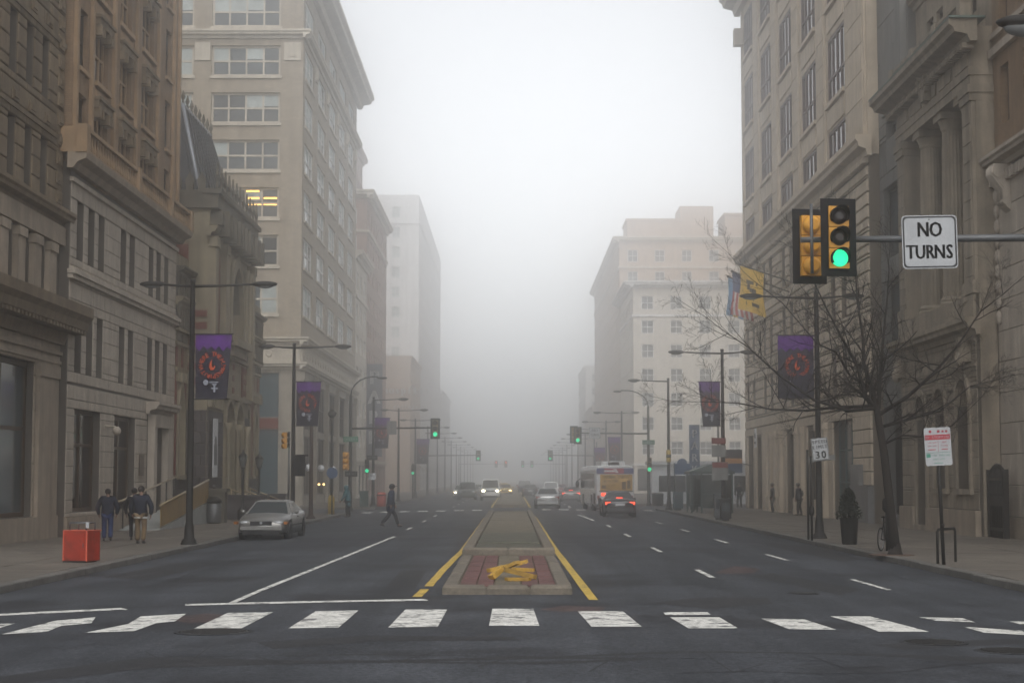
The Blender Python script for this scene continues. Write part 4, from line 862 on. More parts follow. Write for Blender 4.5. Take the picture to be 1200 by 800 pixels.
# banners
PURP = mat("purple_fabric", (0.058, 0.010, 0.120), .8, var=.3, scale=3); NAVYF = mat("navy_fabric", (0.009, 0.008, 0.018), .8, var=.3, scale=3); ORNG = mat("orange_print", (0.40, 0.055, 0.012), .8, var=.2, scale=5, bump=0); GREYPR = mat("grey_print", (0.22, 0.23, 0.27), .8, var=.2, scale=5, bump=0)
def banner(label, loc, side, wd=1.16, h=2.05, seed=0, rz=0.0, taper=.12):
    rr = random.Random(seed); t = thing("lamp_banner", label, "banner", loc, rz)
    nu, nz = 9, 14; off = .12
    def P(i, j):
        a, z = i / nu, j / nz; u = off + a * wd * (1 - taper * (1 - z)); return (side * u, .05 * math.sin(a * 4 + seed) * (1 - z) + .03 * math.sin(z * 6 + seed), z * h)
    def sheet(j0, j1, zig=False, v=0.0):
        mb = MB(); vs = []; fs = []
        for j in range(j0, j1 + 1):
            for i in range(nu + 1):
                p = P(i, j)
                if zig and j == j0: p = (p[0], p[1], p[2] + (-.10 if i % 2 else .09) * rr.uniform(.4, 1.1))
                vs.append((p[0], p[1] + v, p[2]))
        for j in range(j1 - j0):
            for i in range(nu): q = j * (nu + 1) + i; fs.append((q, q + 1, q + nu + 2, q + nu + 1))
        mb.add(vs, fs, True); mb.add([(x, y + .012, z) for x, y, z in vs], fs, True); return mb
    sheet(0, nz).build("fabric", NAVYF, t); sheet(11, nz, True, -.010).build("purple_top", PURP, t)
    cu, cz = side * (off + wd * .47), h * .52
    pr = MB(); text_arc(pr, "WHERE THE", cu, cz, .29, .14, -100, 42, -.055); text_arc(pr, "HUMAN", cu, cz, .29, .14, 66, 132, -.055); text_arc(pr, "SPIRIT", cu, cz, .29, .14, 152, 232, -.055)
    pr.build("ring_lettering", ORNG, t)
    fl = MB().add([(cu + x, -.056, cz + z) for x, z in ((-.05, -.16), (.05, -.15), (.10, -.05), (.05, .0), (.06, -.08), (.0, -.06), (-.02, .05), (.0, .2), (-.07, .08), (-.10, -.06))], [tuple(range(10))]); fl.build("flame", ORNG, t)
    lo = MB(); lo.box(cu - .08, cu + .2, -.056, -.055, h * .245, h * .262); lo.add([(cu + .08 + x, -.055, h * .1 + z) for x, z in ((-.03, 0), (.03, 0), (.03, .1), (.11, .1), (.11, .14), (.03, .14), (.03, .2), (.09, .27), (-.09, .27), (-.03, .2), (-.03, .14), (-.11, .14), (-.11, .1), (-.03, .1))], [tuple(range(14))]); lo.ball((cu - .2, -.05, h * .25), .09, .004, .09); lo.build("small_emblem", GREYPR, t)
    MB().tube([(0, 0, h + .02), (side * (off + wd + .05), 0, h + .02)], .022, 6).tube([(0, 0, -.02), (side * (off + wd * .9), 0, -.02)], .018, 6).build("bracket", POLE, t)
    return t
banner("purple and navy banner with orange lettering ring on the post facing the granite bank", (-10.25, 54.5, 4.78), 1, seed=1)
banner("purple and navy banner with orange ring on the post past the parked sedan", (-10.3, 80.5, 4.72), 1, seed=2)
banner("purple and navy banner hidden among bare branches above the speed limit sign", (10.75, 60.0, 5.05), -1, 1.25, 2.2, seed=3, taper=-.02)
banner("purple and navy banner with orange ring near the bus shelter", (10.55, 85.5, 4.85), -1, 1.08, 2.2, seed=4, taper=.2)
banner("misty purple banner on the corner lamp post past the curved mast", (-10.3, 127, 4.5), 1, 1.1, 2.2, seed=5)
banner("grey misty banner along the hospital's kerb", (-10.35, 183, 3.8), 1, 1.4, 2.6, seed=6)
banner("grey misty banner along the cream hotel's kerb, larger of two", (10.4, 162, 3.7), -1, 1.2, 2.4, seed=7)
banner("grey misty banner along the cream hotel's kerb, fainter of two", (10.4, 189, 3.2), -1, 1.2, 2.4, seed=8)

# signals
def signal(name, label, loc, rz=0.0, lit=2, col=GREENL, plate=True, body=SIGY, h=1.07, group=None):
    t = thing(name, label, "traffic signal", loc, rz, group); s = h / 1.07; w = .17 * s
    for k in range(3):
        z = (k - 1) * .355 * s
        sec = MB(); e = .012
        sec.box(-w, w, -.02, .16 * s, z - .17 * s, z + .17 * s); sec.lathe([(w * .95, 0), (w * .9, .06 * s), (w * .55, .12 * s)], 14, (0, 0, 0), Matrix.Translation((0, .16 * s, z)) @ Matrix.Rotation(R(-90), 4, 'X')); sec.build("housing", body, t)
        on = (2 - k) == lit
        ln = MB().lathe([(.145 * s, 0), (.13 * s, .03 * s), (.06 * s, .05 * s)], 18, (0, 0, 0), Matrix.Translation((0, -.03, z)) @ Matrix.Rotation(R(90), 4, 'X')).build("lens", col if on else OFFL, t)
        n = 14; vs = []
        for q, (r0, y) in enumerate(((.155, -.02), (.155, -.30), (.148, -.30), (.148, -.02))):
            for i in range(n + 1):
                a = R(-35) + R(250) * i / n; ln_ = y if y > -.1 else y * (.55 + .45 * max(0, math.sin(a)))
                vs.append((r0 * s * math.cos(a), ln_ * s, z + r0 * s * math.sin(a)))
        vm = MB().add(vs, [(q * (n + 1) + i, q * (n + 1) + i + 1, (q + 1) * (n + 1) + i + 1, (q + 1) * (n + 1) + i) for q in range(3) for i in range(n)], True); vm.build("visor", BLACKP, t)
    if plate:
        o, i_ = (.30 * s, .655 * s), (.172 * s, .53 * s); MB().box(-o[0], -i_[0], .02, .035, -o[1], o[1]).box(i_[0], o[0], .02, .035, -o[1], o[1]).box(-i_[0], i_[0], .02, .035, i_[1], o[1]).box(-i_[0], i_[0], .02, .035, -o[1], -i_[1]).build("backplate", BLACKP, t)
    return t
DS = 28.6
def at(px, py, Y): x, z = on_y(px, py, Y); return (x, Y, z)
x, y, z = at(983, 278, DS - .25); signal("traffic_signal", "yellow traffic signal with black backplate and lit green lens facing the street", (x, y, z), R(4))
x, y, z = at(948, 289, DS + .9); signal("traffic_signal", "yellow traffic signal seen from behind in its black backplate next to the green light", (x, y, z), R(186), lit=0, col=REDL, h=1.07)
m = thing("signal_mast", "steel signal mast with long arm carrying the NO TURNS sign", "signal mast", (11.2, DS, .155))
az = at(1100, 279, DS)[2] - .155; ax0 = at(938, 281, DS)[0] - 11.2
MB().lathe([(.28, 0), (.28, .15), (.17, .25), (.11, 9.2)], 14).build("pole", ALU, m)
MB().tube([(0, 0, az + .03), (ax0 * .5, 0, az), (ax0, 0, az - .03)], [.085, .065, .05], 10).build("arm", ALU, m)
lx, ly, lz = at(1196, 28, DS); ar = MB().tube([(0, 0, 8.9), (-.8, 0, 9.4), (lx - 11.2 + .5, 0, lz - .13)], [.05, .045, .04], 8).build("lamp_arm", ALU, m)
MB().ball((lx - 11.2 + .12, 0, lz - .13), .55, .24, .13, 16, 8).build("lamp_head", POLE, ar); MB().ball((lx - 11.2 + .12, 0, lz - .22), .42, .18, .17, 14, 8).build("lens", LENS, ar)
hx = at(983, 278, DS)[0] - 11.2; MB().tube([(hx, -.02, az + .5), (hx, -.02, az - .5)], .03, 8).tube([(hx, 0, az), (hx, -.12, az)], .03, 8).build("signal_bracket", ALU, m)
hx = at(951, 289, DS)[0] - 11.2; MB().tube([(hx, -.03, az + .58), (hx, -.03, az - .6)], .028, 8).tube([(hx - .18, -.02, az - .02), (hx + .2, -.02, az - .02)], .035, 8).build("signal_bracket", ALU, m)
def plate_sign(name, label, loc, wd, h, m, rz=0.0, ry=0.0, border=True, cat="sign"):
    r_ = min(wd, h) * .07; P = []
    for cx, cz, a0 in ((wd / 2 - r_, h / 2 - r_, 0), (-wd / 2 + r_, h / 2 - r_, 90), (-wd / 2 + r_, -h / 2 + r_, 180), (wd / 2 - r_, -h / 2 + r_, 270)):
        for k in range(4): a = R(a0 + 30 * k); P.append((cx + r_ * math.cos(a), cz + r_ * math.sin(a)))
    t = thing(name, label, cat, loc, rz); t.rotation_euler.y = ry
    MB().plate(P, -.006, .006).build("panel", m, t)
    if border:
        f = .965; g = .93; mb = MB(); n = len(P)
        mb.add([(u - math.copysign(.018 * wd, u), -.009, z_ - math.copysign(.018 * wd, z_)) for u, z_ in P] + [(u - math.copysign(.045 * wd, u), -.009, z_ - math.copysign(.045 * wd, z_)) for u, z_ in P], [(i, (i + 1) % n, n + (i + 1) % n, n + i) for i in range(n)]); mb.build("border", BLK, t)
    return t
x, y, z = at(1089.5, 283.5, DS - .15); t = plate_sign("traffic_sign", "white NO TURNS sign hanging on the signal mast arm", (x, y, z), .93, .90, WSIGN, ry=R(-1))
mb = MB(); text(mb, "NO", 0, .09, .25, -.010, .78, .76, .010); text(mb, "TURNS", 0, -.28, .235, -.010, .655, .74, .010); mb.build("lettering", BLK, t)
MB().box(-.02, .02, .008, .12, -.4, .4).ball((0, -.01, .38), .012, .01, .012).build("bolts", ALU, t)

# no-stopping sign on its leaning post
bx, by = on_z(1106, 661, .155)
x1, z1 = on_y(1098, 505, by)
t = thing("sign_post", "leaning steel post under the no stopping sign", "post", (bx, by, .15)); MB().tube([(0, 0, 0), (x1 - bx, 0, z1 - .15)], .045, 8).build("shaft", POLE, t); MB().tube([(-.02, 0, .9), (-.02, -.05, .98)], .05, 6).build("clamp", POLE, t)
x, z = on_y(1098.5, 523, by); t = plate_sign("parking_sign", "white red and green NO STOPPING sign on a leaning post", (x, by - .06, z), .65, .93, WSIGN, ry=R(-3), border=False)
MB().box(-.31, .31, -.010, -.007, .17, .29).build("red_band", REDP, t); mb = MB(); text(mb, "NO STOPPING", 0, .20, .06, -.012, .72, .95); mb.build("band_lettering", WSIGN, t)
mb = MB(); mb.box(-.2, -.14, -.009, -.007, .34, .40).box(0, .06, -.009, -.007, .34, .40).box(.11, .16, -.009, -.007, .34, .39).box(.2, .25, -.009, -.007, .34, .39)
text(mb, "7AM-9AM", -.15, .08, .04, -.009, .7, .8); text(mb, "4PM-6PM", -.15, .0, .04, -.009, .7, .8); text(mb, "ANY", .16, .08, .05, -.009, .7, .9); text(mb, "TIME", .16, -.01, .05, -.009, .7, .9); mb.box(.0, .008, -.009, -.007, -.13, .15); mb.box(-.24, -.06, -.009, -.007, -.08, -.06).box(.08, .24, -.009, -.007, -.08, -.06); mb.build("red_lettering", REDP, t)
mb = MB(); mb.box(-.31, .31, -.009, -.007, -.15, -.14).box(-.30, -.2, -.009, -.007, -.26, -.17); text(mb, "2HR PARKING", .06, -.24, .05, -.009, .7, .8); text(mb, "8AM-6PM", 0, -.33, .045, -.009, .72, .9); mb.box(-.12, .1, -.009, -.007, -.41, -.395); mb.build("green_lettering", GREENP, t)
hx, hy = on_z(1100, 660, .155); t = thing("bike_hoop", "black steel hoop rail beside the leaning sign post", "bike rack", (hx - .02, hy, .15), R(20)); MB().tube([(0, 0, 0), (0, 0, .78), (.04, 0, .84), (.9, .6, .84), (.94, .62, .78), (.94, .62, 0)], .035, 8).build("hoop", POLE, t)
# speed limit sign and thin posts by the lamp post
x, z = on_y(961, 526, 59.6); t = plate_sign("speed_limit_sign", "white SPEED LIMIT 30 sign tilted on the lamp post", (x, 59.6, z), .58, .78, WSIGN, ry=R(-6))
mb = MB(); text(mb, "SPEED", 0, .20, .12, -.010, .68, .92, .006); text(mb, "LIMIT", 0, .02, .12, -.010, .68, .92, .006); text(mb, "30", 0, -.32, .26, -.010, .64, .9, .012); mb.build("lettering", BLK, t)
MB().box(-.5, .5, .02, .05, -.42, -.24).build("bracket", GREYP, t)
for px, py, pt in ((947.5, 632, 528), (951.5, 633, 534)):
    x0, y0 = on_z(px, py, .155); _, zt = on_y(px, pt, y0); t = thing("thin_post", "thin black steel post beside the speed limit sign" if px < 950 else "thin black post with a meter head close to the lamp post foot", "post", (x0, y0, .15)); mb = MB().tube([(0, 0, 0), (0, 0, zt - .15)], .04, 8); mb.build("shaft", POLE, t)
    if px > 950: MB().ball((0, 0, 1.0), .1, .1, .18).build("collar", POLE, t)
    else: MB().ball((0, 0, zt - .14), .05, .05, .03).build("cap", POLE, t)

# cross-street mast arms with signals
def mast(name, label, bx, by, h, arm_x, arm_z, head, sign=None, m=ALU, lum=None):
    t = thing(name, label, "signal mast", (bx, by, .155)); sgn = 1 if arm_x > bx else -1
    MB().lathe([(.2, 0), (.2, .15), (.13, .25), (.085, h)], 10).build("pole", m, t)
    MB().tube([(0, 0, arm_z - .155), (arm_x - bx, 0, arm_z - .1)], [.07, .045], 8).build("arm", m, t)
    if lum:
        pts = [(0, 0, h - .1)] + [(sgn * lum * .8 * (1 - math.cos(a)), 0, h + 1.2 * math.sin(a)) for a in (R(0), R(18), R(36), R(54), R(72), R(86))] + [(sgn * lum, 0, h + 1.2)]
        l_ = MB().tube(pts, .045, 8).build("lamp_arm", m, t); hd = MB(); lamp_head(hd, sgn * (lum + .25), h + 1.12, .8); hd.build("lamp_head", POLE, l_)
    return t
lb = 109.0
mast("signal_mast", "curved-top lamp mast with signal arm on the academy side of the side street", -10.3, lb, 7.35, -4.75, on_y(500, 502, lb)[1], True, m=POLE, lum=1.75)
rb = 131.0
mast("signal_mast", "curved-top lamp mast with signal arm across from the bus shelter", 10.45, rb, 7.6, 4.8, on_y(700, 508, rb)[1], True, m=POLE, lum=2.1)
x, y, z = at(510, 502, lb - .3); signal("traffic_signal", "green-lit traffic signal at the end of the academy-side mast arm", (x, y, z), 0, body=SIGYD, plate=True)
x, y, z = at(677, 510, rb - .3); signal("traffic_signal", "green-lit traffic signal at the end of the arm above the bus", (x, y, z), 0, body=SIGYD, plate=True)
x, y, z = at(672.5, 509, rb + .3); signal("traffic_signal", "unlit back of the signal paired with the one above the bus", (x, y, z), R(180), lit=9, body=SIGYD)
x, y, z = at(430, 546, 126.5); signal("traffic_signal", "small green-lit signal low on the single-arm corner post", (x, y, z), 0, plate=False, body=BLACKP, h=1.0)
x, y, z = at(761, 544, rb - .4); signal("traffic_signal", "green-lit signal on the mast pole across from the bus shelter", (x, y, z), 0, plate=False, body=SIGYD, h=1.1)
x, y, z = at(406, 540, lb - .4); signal("traffic_signal", "bright yellow signal seen from behind on the curved mast pole", (x, y, z), R(160), plate=False, h=1.15)
x, y, z = at(335, 516, 92); signal("traffic_signal", "yellow signal seen from the side on a thin pole before the tan block", (x, y, z), R(115), plate=False, h=.9)
t = thing("thin_pole", "thin grey pole carrying the sideways yellow signal", "pole", (at(338.5, 516, 92)[0], 92.1, .155)); MB().tube([(0, 0, 0), (0, 0, 4.6)], .06, 8).build("shaft", ALU, t); MB().tube([(-.35, 0, 4.05), (.05, 0, 4.05)], .03, 6).build("bracket", ALU, t)
x, y, z = at(351, 545, 80.2); t = thing("pedestrian_signal", "dark pedestrian signal box strapped to the lamp post past the sedan", "pedestrian signal", (x, y, z), R(60)); MB().box(-.24, .24, -.16, .16, -.5, .5).box(-.28, .28, -.3, -.16, .42, .5).build("housing", BLACKP, t); MB().box(.24, .4, -.08, .08, -.1, .1).build("clamp", POLE, t)
def street_name(label, px, py, Y, wd, m, rz=0.0, h=.34):
    x, y, z = at(px, py, Y); t = plate_sign("street_sign", label, (x, Y, z), wd, h, m, rz, border=False); return t
def letter(t, s_, h, m, z=0.0, narrow=.9): mb = MB(); text(mb, s_, 0, z - h / 2, h, -.010, .72, narrow); mb.build("lettering", m, t)
t = street_name("green street name sign on the academy-side curved mast", 411, 514.5, lb - .15, .95, GRNS); letter(t, "CHERRY", .16, WSIGN)
t = street_name("green street name sign on the mast across from the bus shelter", 760, 518, rb - .15, .95, GRNS); letter(t, "CHERRY", .16, WSIGN)
t = street_name("dark one-way sign low on the academy-side curved mast", 411.5, 555, lb - .15, .8, BLACKP); letter(t, "ONE WAY", .12, WSIGN, narrow=.75)
t = street_name("dark one-way sign on the single-arm corner post", 436, 536, 126.8, .8, BLACKP); letter(t, "ONE WAY", .12, WSIGN, narrow=.75)
t = street_name("white sign below the one-way sign on the corner post", 436, 558, 126.8, .55, WSIGN, h=.5); letter(t, "NO", .15, BLK, .05)
t = plate_sign("traffic_sign", "grey misty NO TURNS sign on the arm above the bus", (*at(697, 507, rb - .15),), .85, .85, WSIGN); mb = MB(); text(mb, "NO", 0, .08, .22, -.01, .8, .95, .01); text(mb, "TURNS", 0, -.25, .2, -.01, .65, .74, .01); mb.build("lettering", BLK, t)
t = plate_sign("traffic_sign", "grey back of a square sign on the academy-side mast arm", (*at(459, 501, lb - .15),), .62, .85, GREYP, border=False); MB().box(-.03, .03, -.03, -.007, -.4, .4).build("strap", ALU, t)
for Y, xs in ((210, (-4.15, 4.7)), (335, (-3.1, -1.2, 2.1, 3.9))):
    for k, xx in enumerate(xs):
        g = Y > 300; red = g and xx < 0
        signal("traffic_signal", (("faint red-lit signal above distant oncoming traffic, %s the median" if red else "faint green-lit signal above distant departing traffic, %s the median") % ("nearer" if abs(xx) < 2.5 else "farther from")) if g else ("pale green-lit signal on a misty arm on the hospital side" if xx < 0 else "pale green-lit signal on a misty arm on the hotel side"), (xx, Y, 5.0), 0, 0 if red else 2, REDL if red else GREENL, True, SIGYD, group="distant red signals" if red else ("distant green signals" if g else None))
    for s_ in (-1, 1):
        e = max([abs(v) for v in xs if v * s_ > 0]); e0 = min([abs(v) for v in xs if v * s_ > 0]); mast("signal_mast", "faint signal mast in the mist at the %s crossing, %s kerb" % ("second" if Y < 300 else "third", "hospital" if s_ < 0 else "hotel"), s_ * 10.4, Y + .15, 6.5, s_ * e0, 5.0, True)
x, y, z = at(504, 559 - 1, 180); signal("traffic_signal", "small green-lit signal low at the misty hospital kerb", (-10.2, 176, 3.1), 0, plate=False, body=BLACKP, h=1.0); t = thing("thin_pole", "thin pole under the small green signal at the hospital kerb", "pole", (-10.2, 176.2, .155)); MB().tube([(0, 0, 0), (0, 0, 3.6)], .07, 8).build("shaft", POLE, t); MB().ball((0, 0, 3.5), .1, .1, .08).build("cap", POLE, t)

# other posts near the far-left corner
t = thing("camera_pole", "slim black pole topped by a round camera head above a yellow base", "pole", (-10.6, 100.5, .155)); MB().tube([(0, 0, .9), (0, 0, 5.7)], .065, 8).build("shaft", POLE, t); MB().ball((0, 0, 5.85), .25, .2, .22).tube([(0, 0, 5.6), (.25, 0, 5.95)], .06, 6).build("head", POLE, t); MB().lathe([(.2, 0), (.2, .9), (.1, 1.1)], 10).build("yellow_base", mat("yellow_guard", (.40, .27, .03), .6), t)
t = thing("round_sign", "blue rounded sign on the slim pole by the academy corner", "sign", (-10.5, 99.9, 2.55)); MB().lathe([(.33, -.02), (.33, .02)], 20, (0, 0, 0), Matrix.Rotation(R(90), 4, 'X')).build("panel", BLUES, t); MB().tube([(0, .05, -2.4), (0, .05, 1.0)], .05, 6).build("stem", POLE, t)
GLOBE = mat("white_globe", (.62, .64, .66), .3, var=.05); WARM = mat("warm_lamp", (1.0, .62, .22), emit=3.5)
for k, (Y, zz) in enumerate(((131.2, 3.05), (139.8, 3.05), (148.6, 3.05))):
    t = thing("globe_lamp", "white globe wall lamp on the tan block's %s street pilaster from the side street" % ORD[k], "wall lamp", (-15.6, Y, zz), 0, "globe lamps on the tan block"); MB().ball((0, 0, .0), .28, .28, .28, 12, 8).build("globe", GLOBE, t); MB().tube([(-.15, 0, -.35), (0, 0, -.35), (0, 0, -.2)], .04, 6).build("bracket", POLE, t)
for Y in (137.5, 141.0): t = thing("entrance_lamp", "warm lit bulb in the tan block's entrance bay, %s the side street" % ("nearer" if Y < 139 else "farther from"), "lamp", (-15.5, Y, 1.75), 0, "entrance bulbs of the tan block"); MB().ball((0, 0, 0), .1, .1, .1).build("bulb", WARM, t); MB().tube([(-.1, 0, .12), (0, 0, .12), (0, 0, .05)], .03, 6).build("fitting", POLE, t)
for px, dy in ((285.5, 86.0), (304.5, 94.5)):
    x = (px - 600) / 2000 * dy; t = thing("lantern_post", "black cast lantern on a short post by the academy steps, %s" % ("nearer the granite bank" if px < 290 else "nearer the tan block"), "lantern", (x, dy, .155))
    MB().lathe([(.24, 0), (.24, .5), (.12, .6), (.07, .8), (.07, 2.55), (.14, 2.65)], 10).build("post", IRON, t); MB().lathe([(.13, 2.66), (.22, 3.1), (.22, 3.14)], 8).build("glass", LENS, t); MB().lathe([(.26, 3.14), (.16, 3.3), (.05, 3.4), (.02, 3.55)], 8).build("cap", IRON, t)

# wall-hung signs
SGNB = mat("slate_sign_board", (.035, .045, .065), .6)
t = thing("vertical_sign", "tall slate-blue vertical PARK sign hung on the pink brick building", "sign", (-15.3, 188.0, 0)); MB().box(-.75, 1.0, -.15, .15, 4.6, 14.8).box(-1.0, -.75, -.08, .08, 6, 6.2).box(-1.0, -.75, -.08, .08, 13, 13.2).build("board", SGNB, t)
mb = MB()
for k, ch in enumerate("PARK"): text(mb, ch, .12, 12.6 - 2.2 * k, 1.5, -.17, .7, .9, .09)
mb.build("lettering", WHITEFR, t)
t = thing("wall_lettering", "white hospital lettering on the pale annexe wall", "lettering", (0, 261.8, 0)); mb = MB(); text(mb, "hospital", -16.2, 15.2, 1.15, -.1, .62, .9, .07); mb.build("letters", WHITEFR, t); mb = MB(); text(mb, "college", -16.3, 12.9, .7, 0, .62, .9, .02); mb.build("small_letters", WHITEFR, t)
x, y, z = at(813.5, 530, 133); t = thing("vertical_sign", "blue vertical PARK sign rising behind the bus shelter", "sign", (x, y, .155)); MB().box(-.38, .42, -.12, .12, z - 1.9, z + 2.0).build("board", BLUES, t); MB().tube([(.02, 0, 0), (.02, 0, z - 1.9)], .08, 8).build("post", POLE, t)
mb = MB()
for k, ch in enumerate("PARK"): text(mb, ch, .02, z + 1.0 - .92 * k, .62, -.13, .7, .9, .02)
mb.build("lettering", WHITEFR, t)
x, y, z = at(857, 541, 118); t = thing("poster_board", "blue and orange skyline poster board beside the cream block", "poster board", (x, y, 0)); MB().box(-.75, .75, -.05, .05, z - .75, z + .85).build("panel", BLUES, t); MB().box(-.75, .75, -.06, -.051, z - .1, z + .25).build("orange_band", mat("dull_orange", (.36, .16, .04), .6), t); MB().box(-.75, .75, -.06, -.051, z + .25, z + .84).build("dark_top", NAVYF, t); MB().tube([(0, .05, .15), (0, .05, z - .7)], .06, 6).build("post", POLE, t)
# ================================================================ smaller things on the pavements
REDB = mat("glossy_red_panel", (0.30, 0.026, 0.010), .35, var=.22, scale=3.5, streak=.3, dirt=((.12, .02, .012), 5.0, .58, .6)); ORED = mat("bin_edge", (0.50, 0.09, 0.05), .4)
x, y = on_z(97, 659, .155); t = thing("litter_bin", "square red pavement bin with a wire frame on top", "bin", (x, y, .155), R(-18))
MB().box(-.56, .1, 0, .62, .04, .78).build("body", REDB, t); MB().box(.085, .115, -.015, .02, .03, .79).box(-.575, -.55, -.015, .02, .03, .79).box(-.58, .12, -.02, .64, .78, .80).build("edge_trim", ORED, t); MB().box(-.5, .04, .06, .56, 0, .04).build("foot", POLE, t); MB().box(-.50, .03, -.012, -.001, .10, .72).build("door", REDB, t); MB().box(.0, .02, -.03, -.012, .38, .48).build("latch", ALU, t); MB().box(-.565, .105, -.018, .0, .0, .05).build("kick_strip", POLE, t)
MB().tube([(-.45, .1, .8), (-.45, .1, .98), (.02, .1, .98), (.02, .1, .8)], .022, 6).tube([(-.45, .5, .8), (-.45, .5, .98), (.02, .5, .98), (.02, .5, .8)], .022, 6).tube([(-.45, .1, .98), (-.45, .5, .98)], .022, 6).tube([(.02, .1, .98), (.02, .5, .98)], .022, 6).build("wire_frame", ALU, t); MB().box(.03, .12, .05, .07, .86, 1.0).build("tag", WSIGN, t)
# access ramp with rails along the bank
YELW = mat("ochre_ramp_panel", (0.205, 0.125, 0.030), .6, var=.2, streak=.2); CONC = mat("pale_concrete", (.25, .26, .25), .85, var=.2, fine=.15)
t = thing("access_ramp", "concrete ramp with ochre side panel and pale brass rails at the bank door", "ramp", (-14.2, 69.0, .155), R(90))
MB().add([(u, v, z) for v in (0, 1.6) for u, z in ((0, 0), (11, 0), (11, .95), (0, .04))], [(0, 1, 2, 3), (7, 6, 5, 4), (0, 4, 5, 1), (1, 5, 6, 2), (2, 6, 7, 3), (3, 7, 4, 0)]).build("ramp_body", CONC, t)
MB().add([(u, v, z) for v in (-.03, 0) for u, z in ((.2, .12), (11, 1.02), (11, 1.95), (.2, .95))], [(0, 1, 2, 3), (7, 6, 5, 4), (0, 4, 5, 1), (1, 5, 6, 2), (2, 6, 7, 3), (3, 7, 4, 0)]).build("side_panel", YELW, t)
MB().tube([(0, -.03, 1.0), (11, -.03, 2.02)], .045, 6).build("handrail", RAIL, t); MB().tube([(-1.5, 1.5, 1.15), (0, 1.5, 1.2), (11, 1.5, 2.15)], .045, 6).build("handrail", RAIL, t)
for k in range(6): MB().tube([(.2 + k * 2.15, 1.5, 0.04 + k * .18), (.2 + k * 2.15, 1.5, 1.15 + k * .19)], .03, 6).build("rail_post", POLE, t)
# stone pier / trash at the ramp end
t = thing("stone_pier", "short grey stone pier at the top of the ramp by the academy", "pier", (-14.0, 81.2, .155)); MB().box(-.45, .45, -.4, .4, 0, 1.45).build("shaft", DKST, t); MB().box(-.55, .55, -.5, .5, 1.45, 1.6).build("cap", DKST, t)
t = thing("litter_bin", "round grey bin against the stone pier at the ramp's top", "bin", (-13.9, 79.9, .155)); MB().lathe([(.3, 0), (.34, .1), (.36, .9), (.3, .95)], 14).build("drum", ALU, t); MB().lathe([(.38, .95), (.36, 1.1), (.15, 1.25)], 14).build("lid", POLE, t)
# white exhibition banner on the academy base
t = thing("wall_banner", "tall white exhibition banner on the academy's dark stone base", "banner", (-14.72, 84.9, 0), R(90)); MB().box(-.65, .65, 0, .03, 2.3, 5.2).build("fabric", mat("white_cloth", (.55, .56, .57), .8, var=.1), t); MB().box(-.42, .42, -.012, -.002, 2.9, 3.9).ball((0, -.01, 4.0), .3, .006, .35).build("grey_figure_print", mat("grey_photo_print", (.12, .12, .12), .8, var=.5, scale=4), t); MB().tube([(-.7, .02, 5.22), (.7, .02, 5.22)], .03, 6).build("rod", POLE, t)
# planter with evergreen
LEAFD = mat("dark_evergreen", (0.010, 0.014, 0.008), .8, rnd=.4, var=.3)
x, y = on_z(995.5, 637.5, .155); t = thing("planter", "tapered black planter holding a small dark evergreen", "planter", (x, y, .155)); MB().lathe([(.22, 0), (.24, .04), (.29, .8), (.31, .84), (.27, .84), (.26, .78)], 20).build("pot", POLE, t)
mb = MB(); rr = random.Random(5)
for k in range(700):
    zz = rr.random() ** .8; a = rr.random() * 6.28; r = (.36 * (1 - zz) ** .6 + .03) * rr.uniform(.3, 1.15); c = Vector((r * math.cos(a), r * math.sin(a), .8 + zz * .95)); d = Vector((rr.gauss(0, 1), rr.gauss(0, 1), rr.gauss(.3, .8))).normalized() * .09; e = d.cross(Vector((rr.gauss(0, 1), rr.gauss(0, 1), 1))).normalized() * .03
    mb.add([c - d, c + e, c + d, c - e], [(0, 1, 2, 3)])
tag(mb.build("foliage", LEAFD, t), kind="stuff"); MB().tube([(0, 0, .7), (0, 0, 1.6)], [.04, .015], 6).build("stem", POLE, t)
# parking meter and bicycle by the tree
x, y = on_z(1039.5, 645, .155); t = thing("parking_meter", "black parking meter beside the bare tree trunk", "parking meter", (x, y, .15)); MB().tube([(0, 0, 0), (0, 0, 1.15)], .035, 8).build("post", POLE, t); MB().lathe([(.06, 1.12), (.12, 1.2), (.12, 1.42), (.08, 1.52)], 10).build("head", POLE, t)
RIMM = mat("bicycle_rim", (.30, .31, .33), .35, metal=.7)
t = thing("bicycle", "bicycle with dropped bars leaning by the tree and parking meter", "bicycle", (x + .02, y + .25, .155), R(62))
def ring(c, r, tr, n=24): return [(c[0] + r * math.cos(2 * math.pi * k / n), c[1], c[2] + r * math.sin(2 * math.pi * k / n)) for k in range(n + 1)]
for cx in (-.5, .5):
    wl = MB().tube(ring((cx, 0, .34), .32, .02), .02, 6, False).build("wheel", BLACKP, t); sp = MB().tube(ring((cx, 0, .34), .295, .01), .010, 5, False)
    for k in range(10): a = math.pi * 2 * k / 10; sp.tube([(cx, 0, .34), (cx + .3 * math.cos(a), 0, .34 + .3 * math.sin(a))], .003, 3)
    link("spokes", sp.mesh("spokes", RIMM), wl)
MB().tube([(-.5, 0, .34), (-.15, 0, .82), (.36, 0, .78), (-.02, 0, .3), (-.5, 0, .34)], .018, 6).tube([(-.02, 0, .3), (-.19, 0, .95)], .016, 6).tube([(.5, 0, .34), (.33, 0, .92)], .016, 6).build("frame", BLACKP, t)
